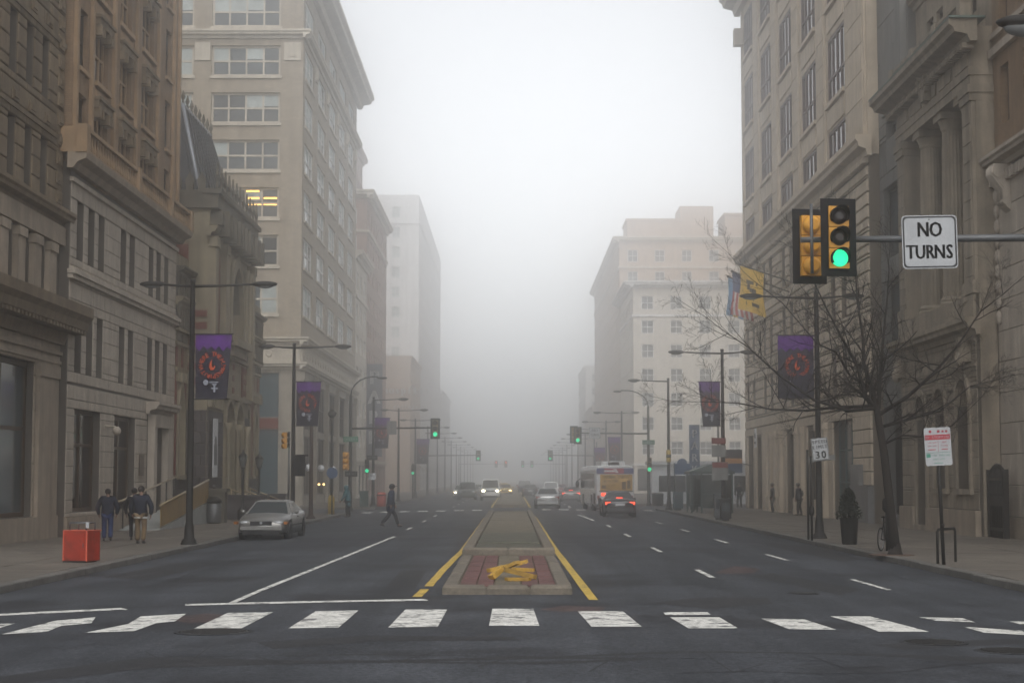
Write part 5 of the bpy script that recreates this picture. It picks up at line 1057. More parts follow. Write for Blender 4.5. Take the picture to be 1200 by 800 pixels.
MB().ball((-.21, 0, .97), .13, .06, .03).build("saddle", BLACKP, t); MB().tube([(.33, -.2, .95), (.42, -.21, .98), (.45, -.21, .9), (.38, -.21, .83)], .014, 6).tube([(.33, .2, .95), (.42, .21, .98), (.45, .21, .9), (.38, .21, .83)], .014, 6).tube([(.33, -.2, .95), (.33, .2, .95)], .014, 6).build("handlebar", RIMM, t); MB().lathe([(.09, -.01), (.09, .01)], 14, (0, 0, 0), Matrix.Translation((-.02, -.04, .3)) @ Matrix.Rotation(R(90), 4, 'X')).build("chainring", RIMM, t)
# yellow broken planks on the median nose
YPL = mat("yellow_painted_wood", (0.36, 0.21, 0.03), .75, var=.35, scale=6, bump=.3, dirt=((.16, .11, .05), 6.0, .58, .7), rnd=.25)
pl = [(-.08, 34.7, .80, .07, 6, -13, .12, "long thin splintered yellow plank at the back of the broken pile"), (-.27, 33.95, .30, .10, 20, -38, .02, "stubby upturned yellow plank in the broken pile"), (.14, 33.8, .62, .09, -9, 13, .03, "thick slanting yellow plank across the front of the broken pile"), (.24, 34.25, .42, .06, 15, 3, .13, "flat yellow plank resting on top of the broken pile"), (.0, 34.45, .30, .07, -25, -24, .17, "small yellow board end behind the broken pile"), (.12, 33.4, .46, .06, 4, 0, .0, "worn yellow plank lying flat at the pile's front edge")]
for x_, y_, L, th, a_, e_, h, lab in pl:
    o = MB().box(-L / 2, L / 2, -.07, .07, 0, th); o.v = [(px_ + (.03 * (1 if px_ > 0 else -1) * (1 if py_ > 0 else -1)), py_ * (1 - .2 * (px_ > 0)), pz_) for px_, py_, pz_ in o.v]
    tag(o.build("yellow_plank", YPL, None, (x_, y_, .268 + h + abs(math.sin(R(e_))) * L * .35), (R(a_) * .3, R(e_), R(a_))), lab, "plank", "broken yellow planks on the median")

# bus shelter, bins, boxes across the street
SHGR = mat("dark_green_steel", (0.018, 0.040, 0.036), .5, var=.2); SHGL = mat("smoked_shelter_glass", (0.020, 0.026, 0.026), .12, spec=.7)
t = thing("bus_shelter", "dark green bus shelter with a low pitched roof at the kerb", "bus shelter", (12.0, 103.5, .155))
for u in (-1.15, -.55, .7, 1.3):
    for v in (0, 2.6): MB().box(u - .05, u + .05, v - .05, v + .05, 0, 2.35).build("post", SHGR, t)
MB().add([(-1.3, -.2, 2.35), (1.45, -.2, 2.35), (1.45, 2.9, 2.35), (-1.3, 2.9, 2.35), (-1.3, -.2, 2.5), (1.45, -.2, 2.5), (1.45, 2.9, 2.5), (-1.3, 2.9, 2.5), (.08, -.1, 2.95), (.08, 2.8, 2.95)], [(0, 3, 2, 1), (0, 1, 5, 4), (1, 2, 6, 5), (2, 3, 7, 6), (3, 0, 4, 7), (4, 5, 8), (5, 6, 9, 8), (6, 7, 9), (7, 4, 8, 9)]).build("roof", SHGR, t)
MB().box(-.5, .65, -.01, .01, .35, 2.3).build("pane", SHGL, t); MB().box(-1.12, -.6, 2.59, 2.61, .35, 2.3).box(.75, 1.25, 2.59, 2.61, .35, 2.3).box(-.5, .65, 2.59, 2.61, .35, 2.3).build("pane", SHGL, t); MB().box(1.29, 1.31, .05, 2.55, .35, 2.3).build("pane", SHGL, t)
MB().box(-.5, .65, -.03, .03, 1.1, 1.2).box(-.5, .65, -.03, .03, .3, .36).build("rail", SHGR, t); MB().box(-.9, .9, 1.6, 2.1, .45, .5).build("bench", SHGR, t)
for (nm, lab, cat, X_, Y_, wd, h, m_) in (("newspaper_box", "teal newspaper box at the kerb between bus shelter and single-arm lamp", "newspaper box", 10.85, 112.0, .62, 1.15, TEAL), ("phone_kiosk", "narrow dark phone kiosk between newspaper box and bus shelter", "phone kiosk", 11.45, 108.5, .3, 1.75, POLE), ("newspaper_box", "dark newspaper box at the foot of the lamp post by the shelter", "newspaper box", 10.5, 84.3, .5, 1.05, POLE), ("newspaper_box", "pale-topped newspaper box beside the dark one at the lamp post", "newspaper box", 10.35, 86.3, .35, 1.25, ALU)):
    t = thing(nm, lab, cat, (X_, Y_, .155)); MB().box(-wd / 2, wd / 2, -.25, .25, .12, h).build("case", m_, t); MB().box(-wd / 2 + .06, wd / 2 - .06, -.265, -.25, h * .45, h * .85).build("front_panel", GLASSP, t); MB().box(-wd * .3, wd * .3, -.18, .18, 0, .12).build("base", POLE, t); MB().box(-wd / 2 - .02, wd / 2 + .02, -.28, .27, h, h + .05).build("lid", m_, t)
t = thing("litter_bin", "dark grey bin at the foot of the curved mast across the side street", "bin", (11.1, 130.5, .155)); MB().lathe([(.34, 0), (.42, .1), (.44, .9), (.38, .98), (.3, 1.0)], 14).build("drum", POLE, t); MB().lathe([(.46, .86), (.46, .93)], 14).build("hoop", ALU, t)
t = thing("litter_bin", "small red-orange bin on the corner by the single-arm lamp post", "bin", (-9.9 + .2, 127.3, .155)); MB().lathe([(.3, 0), (.34, .05), (.34, .95), (.25, 1.05)], 12).build("drum", mat("dull_red", (.30, .045, .03), .5), t); MB().lathe([(.36, .8), (.36, .88)], 12).build("band", POLE, t)
t = thing("litter_bin", "dark cabinet beside the single-arm lamp post's foot", "bin", (-10.9, 126.3, .155)); MB().box(-.3, .3, -.3, .3, 0, 1.1).build("drum", SHGR, t); MB().box(-.34, .34, -.34, .34, 1.1, 1.16).build("lid", SHGR, t)
t = thing("utility_box", "white and red notice panel tied to the lamp post near the shelter", "notice", (10.35, 85.2, .155)); MB().box(-.4, .4, -.04, 0, 2.0, 2.9).build("panel", GREYP, t); MB().box(-.38, .38, -.05, -.041, 2.62, 2.87).build("red_band", mat("faded_red", (.12, .028, .024)), t); MB().box(.1, .16, 0, .12, 2.2, 2.9).build("strap", POLE, t)
t = thing("notice", "grey notice panel above the red one on the shelter-side lamp post", "notice", (10.3, 85.2, 0)); MB().box(-.35, .35, -.04, 0, 3.3, 3.9).build("panel", GREYP, t); MB().box(-.35, .35, -.04, .0, 3.95, 4.25).build("red_strip", mat("faded_red", (.12, .028, .024)), t)
t = thing("round_sign", "blue rounded sign by the single-arm lamp near the shelter", "sign", (11.2, 112.6, 2.85)); MB().box(-.5, .5, -.03, .03, -.35, .35).ball((0, 0, .35), .35, .03, .35).build("panel", BLUES, t); MB().tube([(-.5, .05, -2.7), (-.5, .05, .4)], .05, 6).build("stem", POLE, t)
t = thing("yellow_tag", "yellow sleeve wrapped round the single-arm lamp post", "sleeve", (10.35, 113, 3.3)); MB().lathe([(.15, 0), (.16, .05), (.16, .75), (.15, .8)], 10).build("sleeve", mat("yellow_guard", (.40, .27, .03), .6), t); MB().lathe([(.165, .3), (.165, .5)], 10).build("dark_band", POLE, t)
t = thing("curved_tube_lamp", "slim grey hooked lamp pole behind the shelter-side banner", "pole", (14.3, 118.5, .155)); MB().tube([(0, 0, 0), (0, 0, 5.6), (-.3, 0, 6.2)], .07, 8).build("shaft", ALU, t); MB().tube([(0, 0, 4.6), (1.2, 0, 3.2), (2.6, 0, 2.9)], .03, 6).build("cable", POLE, t)
t = thing("parking_lot_hut", "pale parking hut with dark windows behind the bus shelter", "hut", (15.5, 141.0, .15)); MB().box(-4.0, 6, 0, 4, 0, 3.2).box(-4.2, 6.2, -.2, 4.2, 3.2, 3.5).build("wall", mat("pale_hut", (.42, .43, .44), .7), t)
for k in range(3): MB().box(-3.4 + k * 3.1, -1.2 + k * 3.1, -.03, -.002, 1.0, 2.3).build("window", GLASS, t)

# ---------------------------------------------------------------- flags on the cream block
FLY = mat("yellow_flag", (.52, .32, .02), .8, var=.2); FLR = mat("red_flag", (.38, .05, .05), .8, var=.15); FLW = mat("white_flag", (.5, .48, .47), .8); FLB = mat("blue_flag", (.035, .06, .16), .8); FLS = mat("sky_flag", (.12, .26, .42), .8)
def flag(label, root, tip, fl_w, fl_h, kind):
    root, tip = Vector(root), Vector(tip); t = thing("flag", label, "flag", root)
    d = tip - root; pole = MB().tube([(0, 0, 0), d], .045, 6).build("flagpole", POLE, t); MB().ball(d, .09, .09, .09).build("finial", POLE, t)
    dn = d.normalized(); nu, nz = 8, 14
    def P(a, c): p = d - dn * (a * fl_w); return (p.x + .12 * math.sin(c * 5 + a * 3) * c, p.y + .18 * math.sin(a * 7 + c * 2) * c, p.z - c * fl_h * (1 - .0 * a) - .03)
    def sheet(c0, c1, a0, a1, off, m_, nm, n1=8, n2=10):
        vs = [(lambda q: (q[0], q[1] - off, q[2]))(P(a0 + (a1 - a0) * i / n1, c0 + (c1 - c0) * j / n2)) for j in range(n2 + 1) for i in range(n1 + 1)]
        MB().add(vs, [(j * (n1 + 1) + i, j * (n1 + 1) + i + 1, (j + 1) * (n1 + 1) + i + 1, (j + 1) * (n1 + 1) + i) for j in range(n2) for i in range(n1)], True).build(nm, m_, t)
    if kind == 'yellow':
        sheet(0, 1, 0, 1, 0, FLY, "cloth")
        for off in (.012, -.012):
            for a0, a1, c0, c1 in ((.25, .75, .28, .36), (.3, .42, .36, .5), (.42, .7, .44, .54), (.55, .72, .54, .62), (.2, .62, .62, .72), (.3, .8, .76, .84)): sheet(c0, c1, a0, a1, off, BLACKP, "dark_emblem", 2, 2)
    elif kind == 'stripes':
        for k in range(9): sheet(.42 if k > 3 else .0, 1, k / 9, (k + 1) / 9, 0, FLR if k % 2 == 0 else FLW, "stripe", 1, 10)
        for off in (.014, -.014): sheet(0, .45, 0, .5, off, FLB, "canton", 4, 5)
    else: sheet(0, 1, 0, .34, 0, FLS, "blue_stripe", 2); sheet(0, 1, .34, .66, 0, FLY, "yellow_stripe", 2); sheet(0, 1, .66, 1, 0, FLS, "blue_stripe", 2)
def flag_at(label, Yf, px, py, rpx, rpy, w_, h_, k):
    tx, tz = on_y(px, py, Yf); ry, rz_ = on_x(rpx, rpy, 16.55); flag(label, (16.55, ry, rz_), (tx, Yf, tz), w_, h_, k)
flag_at("large yellow flag with dark emblem jutting from the cream block", 100.5, 867, 310, 935, 333, 1.7, 2.6, 'yellow')
flag_at("red and white striped flag with blue canton under the yellow flag", 104.0, 858, 318, 925, 342, 1.5, 2.6, 'stripes')
flag_at("sky blue and yellow flag partly behind the striped flag", 107.5, 853, 324, 918, 347, 1.3, 2.4, 'city')
# ================================================================ bare tree
BARK = mat("dark_bark", (0.014, 0.011, 0.009), .95, var=.3, scale=8, bump=.6, bscale=25)
tx, ty = on_z(1049, 650, .155)
t = thing("bare_tree", "leafless street tree with spreading branches in front of the columned bank", "tree", (tx, ty, .13))
def at_t(px, py): x, z = on_y(px, py, ty); return Vector((x - tx, 0, z - .13))
rt = random.Random(23); tr = MB(); br = MB(); nseg = [0]
trunk = [Vector((0, 0, 0)), at_t(1044, 600), at_t(1036, 530), at_t(1030, 495), at_t(1027, 475)]
tr.tube(trunk, [.17, .125, .108, .095, .085], 10); tr.lathe([(.26, 0), (.19, .1), (.15, .35)], 10)
def branch(p, d, L, r, lev):
    n = 5 if lev < 3 else 4; pts = [p.copy()]; q = p.copy(); dd = d.normalized(); rad = [r]
    jt = .09 if lev < 3 else .05
    for k in range(n):
        dd = (dd + Vector((rt.gauss(0, jt), rt.gauss(0, jt), rt.gauss(.03, jt * .8)))).normalized(); q = q + dd * (L / n); pts.append(q.copy()); rad.append(r * (1 - (k + 1) / n * .62))
    br.tube(pts, rad, 6 if r > .02 else (4 if r > .008 else 3), False); nseg[0] += n
    if lev >= 5 or L < .16: return
    m_ = {0: 6, 1: 6, 2: 6, 3: 5, 4: 3}.get(lev, 2)
    for k in range(m_):
        s_ = .22 + .76 * (k + rt.random() * .7) / m_; i = min(int(s_ * n), n - 1); o = pts[i].lerp(pts[i + 1], s_ * n - i)
        ax = Vector((rt.gauss(0, 1), rt.gauss(0, 1), rt.gauss(0, .6))); side = (dd.cross(ax)).normalized(); ang = rt.uniform(.5, 1.0)
        nd = (pts[i + 1] - pts[i]).normalized() * math.cos(ang) + side * math.sin(ang); nd.z += .08
        branch(o, nd, L * rt.uniform(.38, .62) * (1 - .25 * s_), max(.0035, rad[i] * rt.uniform(.42, .6)), lev + 1)
def limb(pxs, r0, r1, ys):
    P = [at_t(*q) + Vector((0, yy, 0)) for q, yy in zip(pxs, ys)]
    rr_ = [r0 + (r1 - r0) * i / (len(P) - 1) for i in range(len(P))]; br.tube(P, rr_, 8, False)
    L = sum((P[i + 1] - P[i]).length for i in range(len(P) - 1))
    for i in range(len(P) - 1):
        for k in range(3):
            o = P[i].lerp(P[i + 1], rt.random()); dv = (P[i + 1] - P[i]).normalized(); sd_ = Vector((rt.gauss(0, 1), rt.gauss(0, 1), rt.gauss(.2, .8))); nd = dv * .6 + sd_.normalized() * .9; nd.z += .1
            branch(o, nd, L * rt.uniform(.2, .34), rr_[i] * .5, 2)
    branch(P[-1], P[-1] - P[-2], L * .35, r1, 2)
limb([(1030, 492), (1022, 455), (1014, 425), (1014, 395), (1008, 350), (1006, 300)], .075, .018, [0, .1, .2, .3, .4, .5])
limb([(1028, 480), (1012, 462), (1000, 430), (978, 395), (958, 360), (940, 325)], .06, .014, [0, -.2, -.5, -.8, -1.0, -1.2])
limb([(1028, 478), (990, 482), (950, 470), (905, 440), (870, 410), (845, 395)], .055, .012, [0, -.4, -.6, -.9, -1.1, -1.3])
limb([(1026, 476), (985, 476), (950, 480), (910, 478), (870, 470), (830, 468)], .05, .010, [0, .3, .6, .9, 1.1, 1.3])
limb([(1030, 478), (1034, 440), (1040, 400), (1048, 350), (1052, 310)], .06, .014, [0, .3, .6, .9, 1.1])
limb([(1031, 485), (1060, 465), (1085, 440), (1110, 410), (1135, 370), (1160, 350)], .06, .012, [0, -.4, -.8, -1.0, -1.2, -1.4])
limb([(1033, 500), (1070, 490), (1110, 480), (1150, 450), (1190, 440)], .05, .010, [0, .4, .8, 1.2, 1.6])
limb([(1036, 520), (1055, 510), (1080, 512), (1105, 500), (1135, 470)], .035, .008, [0, -.3, -.6, -.9, -1.1])
limb([(1022, 455), (1000, 440), (985, 410), (965, 400), (925, 350), (890, 320)], .04, .009, [0, .4, .7, .9, 1.2, 1.5])
tr.build("trunk", BARK, t); br.build("crown", BARK, t)
t2 = tag(MB().lathe([(.62, 0), (.62, .02), (.55, .03)], 18).build("tree_pit_soil", mat("tree_pit_earth", (.075, .045, .032), .95, var=.3, scale=6, bump=.6), None, (tx - .1, ty, .15)), "round pit of reddish soil at the bare tree's foot", "tree pit")

# ================================================================ vehicles (front towards -y of their own frame)
TYRE = mat("tyre_rubber", (0.012, 0.012, 0.013), .85, var=.2); RIM = mat("alloy_rim", (.28, .29, .30), .3, metal=.8); CGLASS = mat("car_glass", (0.012, 0.017, 0.018), .05, var=.1, bump=0, spec=.45)
TRIM = mat("black_trim", (.012, .012, .013), .55); HEADG = mat("headlamp_glass", (.32, .33, .34), .12, spec=.8, bump=0, var=.1); TAILR = mat("tail_lens", (.22, .012, .012), .2, bump=0); TAILON = mat("lit_tail_lamp", (1.0, .08, .03), emit=1.7); HEADON = mat("lit_headlamp", (1.0, .86, .55), emit=14.0); HEADY = mat("lit_warm_headlamp", (1.0, .72, .30), emit=10.0); PLATE = mat("number_plate", (.45, .46, .47), .5)
def paint(n, c, metal=.35): return mat("paint_" + n, c, .28, var=.05, scale=.8, bump=.0, metal=metal, spec=.6)
def car(name, label, cat, loc, rz, pm, L=4.95, W=1.86, H=1.43, kind='sedan', lights=None, brake=False, group=None, wheels=True):
    t = thing(name, label, cat, loc, rz, group); hl = L / 2; hw = W / 2
    suv = kind in ('suv', 'van')
    yf, yr = -hl + .92, hl - 1.02; sill = .24 if not suv else .34; wr = .325 if not suv else .37
    if kind == 'sedan': prof = [(-hl, .60), (-hl + .10, .70), (-hl + .5, .80), (-hl + 1.5, .93), (hl - 1.1, 1.00), (hl - .5, 1.00), (hl - .12, .96), (hl, .80)]; cab = (-hl + 1.35, -hl + 2.15, hl - 1.65, hl - .75)
    elif kind == 'suv': prof = [(-hl, .75), (-hl + .08, .92), (-hl + .5, 1.02), (-hl + 1.2, 1.10), (hl - .2, 1.12), (hl, .95)]; cab = (-hl + 1.1, -hl + 1.75, hl - .35, hl - .12)
    else: prof = [(-hl, .80), (-hl + .1, 1.0), (-hl + .6, 1.15), (-hl + 1.0, 1.2), (hl - .1, 1.2), (hl, 1.0)]; cab = (-hl + .75, -hl + 1.45, hl - .25, hl - .06)
    def interp(y):
        for (a, z0), (c, z1) in zip(prof[:-1], prof[1:]):
            if a <= y <= c: return z0 + (z1 - z0) * (y - a) / (c - a)
        return prof[-1][1]
    ys = sorted({round(-hl + L * i / 44, 4) for i in range(45)} | {round(-hl + .03, 4), round(hl - .03, 4)})
    ring_ = []
    for y in ys:
        e = (abs(y) / hl); w_ = hw * (1 - .20 * e ** 7); zt = interp(y); zb = sill + (.05 * e ** 6)
        for yw in (yf, yr):
            d_ = abs(y - yw)
            if d_ < wr + .07: zb = max(zb, math.sqrt((wr + .07) ** 2 - d_ ** 2) + wr)
        zb = min(zb, zt - .12); mid = zb + (zt - zb) * .5
        half = [(0, zb + .02), (w_ * .86, zb + .01), (w_ * .975, zb), (w_, max(mid - .03, zb + .02)), (w_ * .985, zt - .10), (w_ * .93, zt - .02), (w_ * .6, zt + .025), (0, zt + .04)]
        ring_.append([(x, y, z) for x, z in half] + [(-x, y, z) for x, z in half[-2:0:-1]])
    n = len(ring_[0]); mb = MB(); mb.add([p for r in ring_ for p in r], [(i * n + k, i * n + (k + 1) % n, (i + 1) * n + (k + 1) % n, (i + 1) * n + k) for i in range(len(ring_) - 1) for k in range(n)] + [tuple(range(n)), tuple(range((len(ring_) - 1) * n, len(ring_) * n))], True)
    mb.build("body", pm, t)
    y0, y1, y2, y3 = cab; zb0, zb3 = interp(y0), interp(y3); wb, wt = hw * .90, hw * (.64 if kind == 'sedan' else .76); zr = H
    B = [(-wb, y0, zb0 - .02), (wb, y0, zb0 - .02), (wb, y3, zb3 - .02), (-wb, y3, zb3 - .02)]; T_ = [(-wt, y1, zr - .06), (wt, y1, zr - .06), (wt, y2, zr - .05), (-wt, y2, zr - .05)]; C_ = [(-wt * .7, y1 + .15, zr), (wt * .7, y1 + .15, zr), (wt * .7, y2 - .15, zr), (-wt * .7, y2 - .15, zr)]
    MB().add(B + T_ + C_, [(0, 1, 5, 4), (1, 2, 6, 5), (2, 3, 7, 6), (3, 0, 4, 7), (4, 5, 9, 8), (5, 6, 10, 9), (6, 7, 11, 10), (7, 4, 8, 11), (8, 9, 10, 11)]).build("cabin", pm, t)
    def pane(nm, q, ins=.0, parts=1, out=.012, m_=CGLASS):
        q = [Vector(p) for p in q]; nrm = (q[1] - q[0]).cross(q[3] - q[0]).normalized()
        ctr = sum(q, Vector()) / 4
        if nrm.dot(ctr - Vector((0, (y0 + y3) / 2, .9))) < 0: nrm = -nrm
        MB().add([p + nrm * out for p in q] + [p + nrm * .002 for p in q], [(0, 1, 2, 3)] + [(i, (i + 1) % 4, 4 + (i + 1) % 4, 4 + i) for i in range(4)]).build(nm, m_, t)
    def lerp4(q, a, c, d, e):                   # sub-patch of a quad: a..c across, d..e upward
        q = [Vector(p) for p in q]; f = lambda s_, v_: q[0].lerp(q[1], s_).lerp(q[3].lerp(q[2], s_), v_); return [f(a, d), f(c, d), f(c, e), f(a, e)]
    pane("windshield", lerp4([B[0], B[1], T_[1], T_[0]], .05, .95, .06, .95)); pane("rear_window", lerp4([B[3], B[2], T_[2], T_[3]], .07, .93, .12, .92))
    for s_ in (0, 1):
        q = [B[1], B[2], T_[2], T_[1]] if s_ else [B[0], B[3], T_[3], T_[0]]
        pane("side_window", lerp4(q, .10, .47, .14, .88)); pane("side_window", lerp4(q, .51, .90, .14, .88))
    if wheels:
        for yw in (yf, yr):
            for s_ in (-1, 1):
                Mx = Matrix.Translation((s_ * (hw - .11), yw, wr)) @ Matrix.Rotation(R(90) * s_, 4, 'Y')
                w_ = MB().lathe([(wr * .62, -.10), (wr * .93, -.11), (wr, -.07), (wr, .07), (wr * .93, .11), (wr * .62, .10)], 20, (0, 0, 0), Mx).build("tyre", TYRE, t)
                rm = MB().lathe([(wr * .64, .05), (wr * .62, .085), (wr * .5, .07), (wr * .15, .09), (.03, .09)], 16, (0, 0, 0), Mx); link("rim", rm.mesh("rim", RIM), w_)
    zl = interp(-hl + .1) - .10; hm = {None: HEADG, 'on': HEADON, 'warm': HEADY}[lights]
    for s_ in (-1, 1):
        MB().ball((s_ * (hw - .33), -hl + .09, zl + .02), .20 if not suv else .17, .10, .085 if not suv else .13, 12, 6).build("headlight", hm, t)
        zt_ = interp(hl - .1) - .14; MB().box(s_ * (hw - .26) - .15, s_ * (hw - .26) + .15, hl - .10, hl - .008, zt_ - .09, zt_ + .07).build("taillight", TAILON if brake else TAILR, t)
        MB().ball((s_ * (hw + .06), y0 + .42, interp(y0) + .08), .10, .07, .075, 10, 6).tube([(s_ * (hw - .12), y0 + .42, interp(y0)), (s_ * (hw + .03), y0 + .42, interp(y0) + .05)], .025, 5).build("mirror", pm, t)
        MB().box(s_ * hw - .012, s_ * hw + .012, -.1, .12, .80 if not suv else .98, .83 if not suv else 1.02).build("door_handle", TRIM, t)
    for s_ in (-1, 1):
        MB().box(s_ * hw - .012, s_ * hw + .012, yf + wr + .12, yr - wr - .12, .50 + (.1 if suv else 0), .55 + (.1 if suv else 0)).build("side_moulding", TRIM, t)
        MB().box(s_ * (hw - .02) - .10, s_ * (hw - .02) + .02, -hl + .10, -hl + .42, zl - .03, zl + .06).build("indicator", mat("amber_lens", (.30, .10, .01), .25, bump=0), t)
    gr = MB().box(-hw * .42, hw * .42, -hl - .006, -hl + .1, zl - .07, zl + .08).build("grille", TRIM, t)
    MB().lathe([(.05, -.005), (.05, .01)], 12, (0, 0, 0), Matrix.Translation((0, -hl - .012, zl + .02)) @ Matrix.Rotation(R(90), 4, 'X')).build("badge", RIM, gr)
    MB().box(-hw * .80, hw * .80, -hl - .03, -hl + .12, sill + .13, sill + .25).build("front_bumper", pm, t); MB().box(-hw * .70, hw * .70, -hl - .012, -hl + .15, sill - .02, sill + .12).build("air_dam", TRIM, t)
    MB().box(-hw * .80, hw * .80, hl - .12, hl + .035, sill + .10, sill + .30).build("rear_bumper", pm, t); MB().box(-.26, .26, hl + .0, hl + .012, sill + .40, sill + .53).build("number_plate", PLATE, t); MB().box(-hw * .7, hw * .7, hl - .15, hl + .01, sill - .02, sill + .09).build("rear_valance", TRIM, t)
    MB().box(-hw * .8, hw * .8, -hl + .3, hl - .3, sill - .06, sill + .12).build("underbody", TRIM, t)
    if brake: MB().box(-.18, .18, y3 - .05, y3 - .02, zb3 + .05, zb3 + .10).build("high_brake_light", TAILON, t)
    return t
SILV = paint("silver", (.34, .345, .345), .5); DARKC = paint("charcoal", (.022, .023, .027)); CHAMP = paint("champagne", (.20, .195, .185), .5); NAVC = paint("navy", (.02, .028, .05)); TAXIY = paint("taxi_yellow", (.42, .28, .05), 0); WHTC = paint("white", (.55, .55, .54), 0); REDC = paint("maroon", (.16, .02, .02)); GREENC = paint("green_grey", (.07, .085, .08))
car("parked_car", "silver sedan parked at the kerb facing the crosswalk", "car", (-8.98, 64.5, crown(9)), R(-2), CHAMP, 5.05, 1.87, 1.42)
car("car", "silver sedan driving away next to the median", "car", (2.52, 123.2, crown(2.5)), R(180), SILV, 4.8, 1.84, 1.46)
car("car", "dark sedan with brake lights on behind the bus", "car", (6.05, 98.2, crown(6)), R(180), DARKC, 4.7, 1.88, 1.45, brake=True)
fx = lambda px, Y: (px - 600) / 2000 * Y
car("car", "green-grey sport utility car coming out of the mist beside the hospital kerb", "car", (fx(548, 172), 172, .05), 0, GREENC, 4.7, 1.9, 1.8, 'suv')
car("car", "pale van with both headlamps glaring in the mist", "van", (fx(575, 168), 168, .1), 0, WHTC, 5.1, 2.0, 2.05, 'van', 'on')
car("car", "car with warm headlamps between utility car and pale van", "car", (fx(562, 196), 196, .1), 0, NAVC, lights='warm')
car("car", "small white car tucked behind the green-grey utility car", "car", (fx(541, 190), 190, .05), 0, WHTC, 4.5, 1.8, 1.5, lights='on')
car("car", "taxi-yellow car with warm headlamps close to the median in mist", "car", (fx(592, 215), 215, .1), 0, TAXIY, lights='warm')
car("car", "taxi-yellow car following the other one deep in mist", "car", (fx(590, 260), 260, .1), 0, TAXIY, lights='warm')
car("car", "dark car ahead of the silver sedan in mist", "car", (fx(621, 200), 200, .1), R(180), DARKC)
car("car", "dark sport utility car farther ahead in the median lane", "car", (fx(614.5, 235), 235, .1), R(180), NAVC, 4.8, 1.9, 1.8, 'suv')
car("car", "pale car with red lamps on past the silver sedan, beside the bus", "car", (fx(668, 160), 160, .06), R(180), CHAMP, brake=True)
car("car", "white sport utility car in mist beyond the silver sedan", "car", (fx(645, 190), 190, .1), R(180), WHTC, 4.8, 1.9, 1.75, 'suv')
car("car", "maroon car parked in mist past the bus", "car", (fx(657, 215), 215, .05), R(180), REDC)
car("car", "distant car with lit brake lamps under the green signals", "car", (fx(612, 290), 290, .1), R(180), REDC, brake=True)
car("car", "distant car with warm headlamps under the red signals", "car", (fx(583, 300), 300, .1), 0, WHTC, lights='warm')

# bus
BUSW = paint("bus_white", (.46, .47, .47), 0); BUSB = paint("bus_blue", (.03, .04, .14), 0); BUSR = mat("bus_red", (.26, .025, .05), .4); ADY = mat("ochre_poster", (.33, .20, .045), .6, var=.3, scale=2); ADD = mat("poster_dark_print", (.06, .035, .012), .6, bump=0, var=0)
t = thing("city_bus", "white city bus with an ochre poster and red and blue rear header", "bus", (6.55, 119.4, crown(6.8)), R(182.6)); L, W, H = 12.2, 2.55, 3.05; hl, hw = L / 2, W / 2
sec = [(-hw + .12, .32), (-hw, .5), (-hw, H - .35), (-hw + .12, H - .06), (-hw + .4, H), (hw - .4, H), (hw - .12, H - .06), (hw, H - .35), (hw, .5), (hw - .12, .32)]
mb = MB(); n = len(sec); sts = [(-hl, .93), (-hl + .15, 1), (hl - .12, 1), (hl, .95)]
mb.add([(x * s_, y, .32 + (z - .32) * (.97 + .03 * (s_ == 1))) for y, s_ in sts for x, z in sec], [(i * n + k, i * n + (k + 1) % n, (i + 1) * n + (k + 1) % n, (i + 1) * n + k) for i in range(3) for k in range(n)] + [tuple(range(n)), tuple(range(3 * n, 4 * n))]); mb.build("body", BUSW, t)
for s_ in (-1, 1):
    for k in range(7): MB().box(s_ * hw - .02, s_ * hw + .02, -hl + .7 + k * 1.5, -hl + 2.05 + k * 1.5, 1.45, 2.5).build("side_window", CGLASS, t)
    for yw in (-hl + 2.6, hl - 3.2):
        Mx = Matrix.Translation((s_ * (hw - .14), yw, .5)) @ Matrix.Rotation(R(90) * s_, 4, 'Y'); w_ = MB().lathe([(.3, -.15), (.5, -.14), (.5, .14), (.3, .15)], 20, (0, 0, 0), Mx).build("tyre", TYRE, t); link("rim", MB().lathe([(.3, .13), (.2, .16), (.05, .16)], 14, (0, 0, 0), Mx).mesh("rim", RIM), w_)
        MB().box(s_ * hw - .015, s_ * hw + .015, yw - .62, yw + .62, .34, 1.08).build("wheel_arch", TRIM, t)
    MB().box(s_ * hw - .03, s_ * hw + .03, hl - 1.6, hl - .5, .5, 1.2).build("vent_grille", TRIM, t)
    MB().box(s_ * (hw - .16) - .07, s_ * (hw - .16) + .07, hl - .04, hl + .02, .8, 1.05).build("taillight", TAILR, t); MB().ball((s_ * (hw - .3), -hl, .8), .14, .05, .12).build("headlight", HEADG, t)
    MB().ball((s_ * (hw + .22), -hl + .1, 1.75), .14, .1, .28, 10, 6).tube([(s_ * (hw - .05), -hl + .1, 2.2), (s_ * (hw + .2), -hl + .1, 2.0)], .03, 6).build("mirror", TRIM, t)
MB().box(-hw + .15, hw - .15, -hl - .02, -hl + .05, 1.3, 2.7).build("windshield", CGLASS, t)
hd = MB().box(-hw + .05, hw - .05, hl - .03, hl + .03, 2.48, 2.85).build("rear_header", BUSB, t); link("red_flash", MB().box(-hw + .7, hw - .55, hl + .03, hl + .035, 2.5, 2.83).mesh("red_flash", BUSR), hd)
mb = MB(); mb.add([(-hw + 1.05, hl + .038, 2.55), (-hw + 1.25, hl + .038, 2.55), (-hw + 1.4, hl + .038, 2.8), (-hw + 1.2, hl + .038, 2.8)], [(0, 1, 2, 3)]); mb.box(-.1, .75, hl + .036, hl + .038, 2.6, 2.72); link("header_logo", mb.mesh("header_logo", BUSW), hd)
ad = MB().box(-hw + .14, hw - .28, hl - .01, hl + .03, 1.38, 2.43).build("poster", ADY, t); MB().box(-hw + .08, hw - .2, hl - .01, hl + .02, 1.30, 1.36).build("poster_rail", TRIM, t)
